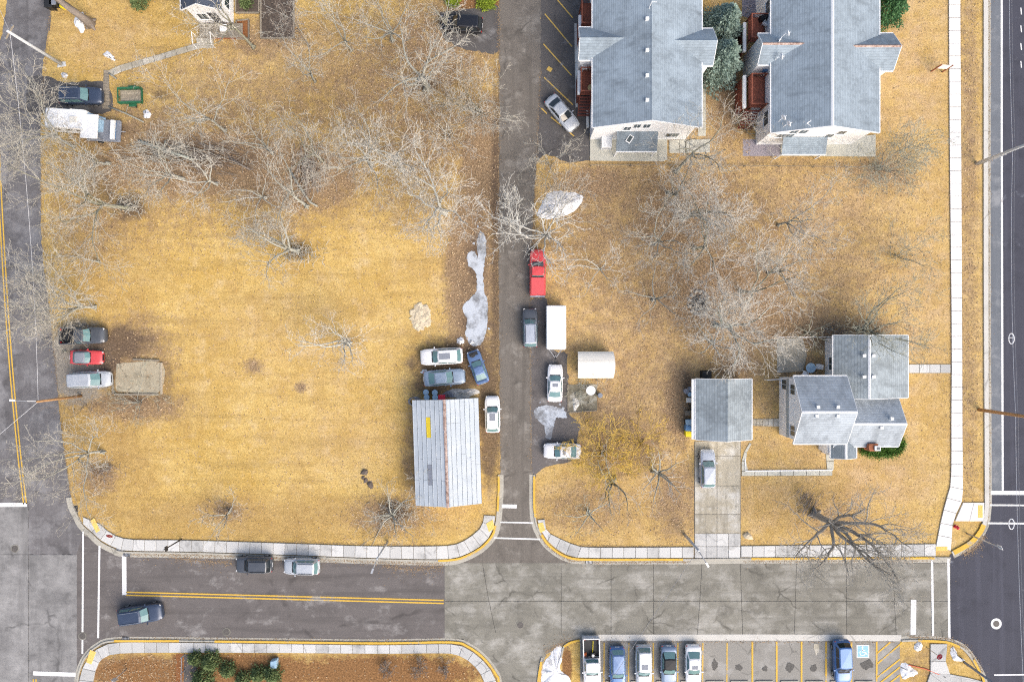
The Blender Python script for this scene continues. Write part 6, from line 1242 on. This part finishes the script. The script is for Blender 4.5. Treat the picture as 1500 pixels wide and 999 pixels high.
# ------------------------------------------------------------------ fallen leaves and dry grass
def inside(P, poly):
    x, y = P[:, 0], P[:, 1]; r = np.zeros(len(P), bool); n = len(poly)
    for i in range(n):
        (x0, y0), (x1, y1) = poly[i-1], poly[i]
        if y0 == y1: continue
        r ^= ((y0 > y) != (y1 > y)) & (x < (x1-x0)*(y-y0)/(y1-y0)+x0)
    return r
HARD = [side_edge+[(123,812),(-300,812),(-300,-400)], [(-300,742),(112,742),(124,757),(150,764),(190,787),(540,797),(642,797),(700,775),(709,754),(730,753),(731,-400),(794,-400),(788,200),(778,400),(779,690),(783,760),(800,760),(850,797),(1016,799),(1016,646),(1086,646),(1086,798),(1370,795),(1392,700),(1388,-400),(1411,-400),(1411,735),(1440,735),(1440,-400),(2600,-400),(2600,1300),(728,1300),(728,1003),(705,962),(684,944),(660,939),(160,937),(120,960),(112,1300),(-300,1300)],
        [(786,-400),(866,-400),(866,238),(786,238)], [(776,440),(832,440),(832,600),(850,622),(838,680),(776,694)], [(864,200),(1042,200),(1042,240),(864,240)], [(864,-400),(1015,-400),(1015,215),(864,215)], [(1100,-400),(1260,-400),(1260,232),(1100,232)],
        [(1136,490),(1300,490),(1300,660),(1136,660)], [(1010,550),(1090,550),(1090,650),(1010,650)], [(605,585),(705,585),(705,735),(605,735)], [(383,-20),(431,-20),(431,58),(383,58)], [(40,112),(160,112),(160,166),(40,166)], [(645,14),(733,14),(733,76),(645,76)], [(698,345),(712,345),(714,480),(706,503),(690,505),(680,480),(678,450),(698,425),(686,388),(685,372)], [(850,560),(876,560),(876,604),(832,604),(832,560)], [(115,940),(700,940),(728,1010),(712,1010),(680,958),(160,958),(138,1010),(115,1010)]]
def zsum(P, L):
    w = np.zeros(len(P))
    for cx_, cy_, rx, ry, a in L: w = np.maximum(w, a*np.exp(-(((P[:, 0]-cx_)/rx)**2+((P[:, 1]-cy_)/ry)**2)**1.5*.7))
    return w
def scatter(n, seed, L, base, bare=0):
    g = np.random.default_rng(seed); P = np.column_stack([g.uniform(-40, 1540, n), g.uniform(-40, 1040, n)]); w = np.full(n, base)
    for cx_, cy_, rx, ry, a in L: w = np.maximum(w, a*np.exp(-(((P[:, 0]-cx_)/rx)**2+((P[:, 1]-cy_)/ry)**2)**1.5*.7))
    if bare: w = w*np.clip(1-1.3*np.maximum(np.maximum(zsum(P, DIRT), zsum(P, GRAV)), zsum(P, RUST)), 0, 1)*(1-.6*zsum(P, LIT))
    else: w = w*(1-.75*zsum(P, DIRT))
    ok = g.random(n) < w
    for h_ in HARD: ok &= ~inside(P, h_)
    return P[ok], g
P, g = scatter(260000, 3, LIT, .05); n = len(P); c = np.column_stack([(P[:, 0]-750)/S, (499.5-P[:, 1])/S, .02+.03*g.random(n)]); a = g.random(n)*6.2832; L = (.045+.065*g.random(n))
d = np.column_stack([np.cos(a), np.sin(a), g.normal(0, .25, n)])*L[:, None]; s = np.column_stack([-np.sin(a), np.cos(a), g.normal(0, .25, n)])*(L*.7)[:, None]
m_leaf = NT('fallen_leaf'); m_leaf = m_leaf.end(m_leaf.mix(m_leaf.noise(11, 2, lo=.35, hi=.65), m_leaf.mix(m_leaf.noise(3, 3, lo=.35, hi=.65), (.06, .035, .02), (.28, .15, .07)), (.66, .50, .31)), .9, .1)
o = link('fallen_leaves', fast_mesh('fallen_leaves', np.stack([c-d, c-s, c+d, c+s], 1).reshape(-1, 3), np.arange(4*n).reshape(n, 4), m_leaf)); tag(o, 'brown fallen leaves scattered under the bare trees', 'leaves', kind='stuff'); print('leaves', n)
t = NT('straw'); za = t.n('ShaderNodeVertexColor', layer_name='zone'); q = t.n('ShaderNodeSeparateColor'); t.l(za.outputs[0], q.inputs[0])
c_ = t.mix(t.noise(13, 2, .6, lo=.38, hi=.62), (.42, .27, .075), (.74, .555, .24)); c_ = t.mix(t.math('MULTIPLY', q.outputs[2], .8), c_, t.mix(t.noise(13, 2, .6, lo=.38, hi=.62), (.40, .26, .135), (.66, .49, .30))); c_ = t.mix(t.math('MULTIPLY', q.outputs[0], .85), c_, t.mix(t.noise(13, 2, .6, lo=.4, hi=.6), (.13, .08, .045), (.55, .38, .22))); zb = t.n('ShaderNodeVertexColor', layer_name='zone2'); qb = t.n('ShaderNodeSeparateColor'); t.l(zb.outputs[0], qb.inputs[0]); c_ = t.mix(t.math('MULTIPLY', qb.outputs[2], .7), c_, t.mix(t.noise(13, 2, .6, lo=.38, hi=.62), (.30, .175, .045), (.58, .38, .13))); c_ = t.mix(t.math('MULTIPLY', q.outputs[1], .9), c_, (.12, .085, .055)); m_straw = t.end(c_, .95, .1)
P, g = scatter(330000, 4, [], .75, 1); n = len(P); c = np.column_stack([(P[:, 0]-750)/S, (499.5-P[:, 1])/S, np.zeros(n)]); a = g.random(n)*6.2832; L = .08+.12*g.random(n)
tip = c+np.column_stack([np.cos(a)*L, np.sin(a)*L, .03+.05*g.random(n)]); s = np.column_stack([-np.sin(a), np.cos(a), 0*a])*(.014+.016*g.random(n))[:, None]
o = link('dry_grass', fast_mesh('dry_grass', np.stack([c-s, c+s, tip], 1).reshape(-1, 3), np.arange(3*n).reshape(n, 3), m_straw)); tag(o, 'short dry grass blades covering the lawns', 'grass', kind='stuff')
zs = np.zeros((3*n, 4), np.float32); zs[:, 3] = 1; z2 = zs.copy()
def bl(L):
    w = np.zeros(n)
    for cx_, cy_, rx, ry, a_ in L: w = np.maximum(w, a_*np.exp(-(((P[:, 0]-cx_)/rx)**2+((P[:, 1]-cy_)/ry)**2)**1.5*.7))
    return np.repeat(w, 3)
zs[:, 0] = bl(LIT); zs[:, 1] = bl(DIRT); zs[:, 2] = bl(PALE); z2[:, 0] = bl(RUST); z2[:, 1] = bl(GRAV); z2[:, 2] = bl(OCHRE)
for nm in ('zone', 'zone2'):
    q = o.data.color_attributes.new(nm, 'FLOAT_COLOR', 'POINT'); 
    q.data.foreach_set('color', (zs if nm == 'zone' else z2).ravel())

# grit and leaf crumbs along the kerbs and verge edges
g = np.random.default_rng(8); C = []
for pts, w, k in (([(190,812),(280,813),(420,817),(540,823),(650,826)], 3.5, 2600), ([(250,816),(300,822),(340,824)], 5, 900), ([(560,828),(600,834),(648,830)], 6, 900), ([(170,934),(300,935),(540,938),(660,937)], 1.8, 1200), ([(790,784),(806,804),(835,821),(870,823),(1010,823)], 2.2, 1200), ([(1090,822),(1230,822),(1360,821)], 2.4, 800),
                  ([(1449,-20),(1449,300),(1450,700),(1447,760),(1435,790),(1408,812)], 1.6, 1800), ([(1440,786),(1430,800),(1412,812)], 5, 900), ([(1330,932),(1390,935),(1418,950),(1440,985)], 2.6, 900), ([(731,0),(730,250),(729,400),(731,560),(732,690)], 2.5, 2600), ([(792,100),(783,300),(777,400),(777,500),(778,690)], 2.4, 1400), ([(76,0),(61,150),(61,300),(72,450),(88,600),(104,725)], 1.6, 1500), ([(1390,0),(1392,400),(1392,700),(1380,755)], .9, 900), ([(1408,0),(1410,400),(1410,730)], .9, 900), ([(200,789),(420,794),(640,799)], 1.0, 900), ([(850,799),(1016,801)], 1.0, 400), ([(860,940),(1310,940)], 2, 700), ([(800,955),(822,943),(840,938)], 5, 700)):
    D = resample(pts, k)[:k]; C.append(D+g.normal(0, w, (k, 2))*np.abs(g.normal(0, 1, (k, 1))))
P = np.concatenate(C); n = len(P); c = np.column_stack([(P[:, 0]-750)/S, (499.5-P[:, 1])/S, np.full(n, .045)+.01*g.random(n)]); a = g.random(n)*6.2832; L = .02+.05*g.random(n)**2
d = np.column_stack([np.cos(a), np.sin(a), 0*a])*L[:, None]; s_ = np.column_stack([-np.sin(a), np.cos(a), .2+0*a])*(L*.7)[:, None]
o = link('gutter_grit', fast_mesh('gutter_grit', np.stack([c-d, c-s_, c+d, c+s_], 1).reshape(-1, 3), np.arange(4*n).reshape(n, 4), M('grit', (.34, .24, .14), .5, 9))); tag(o, 'grit and leaf crumbs lying along the kerbs', 'grit', kind='stuff')
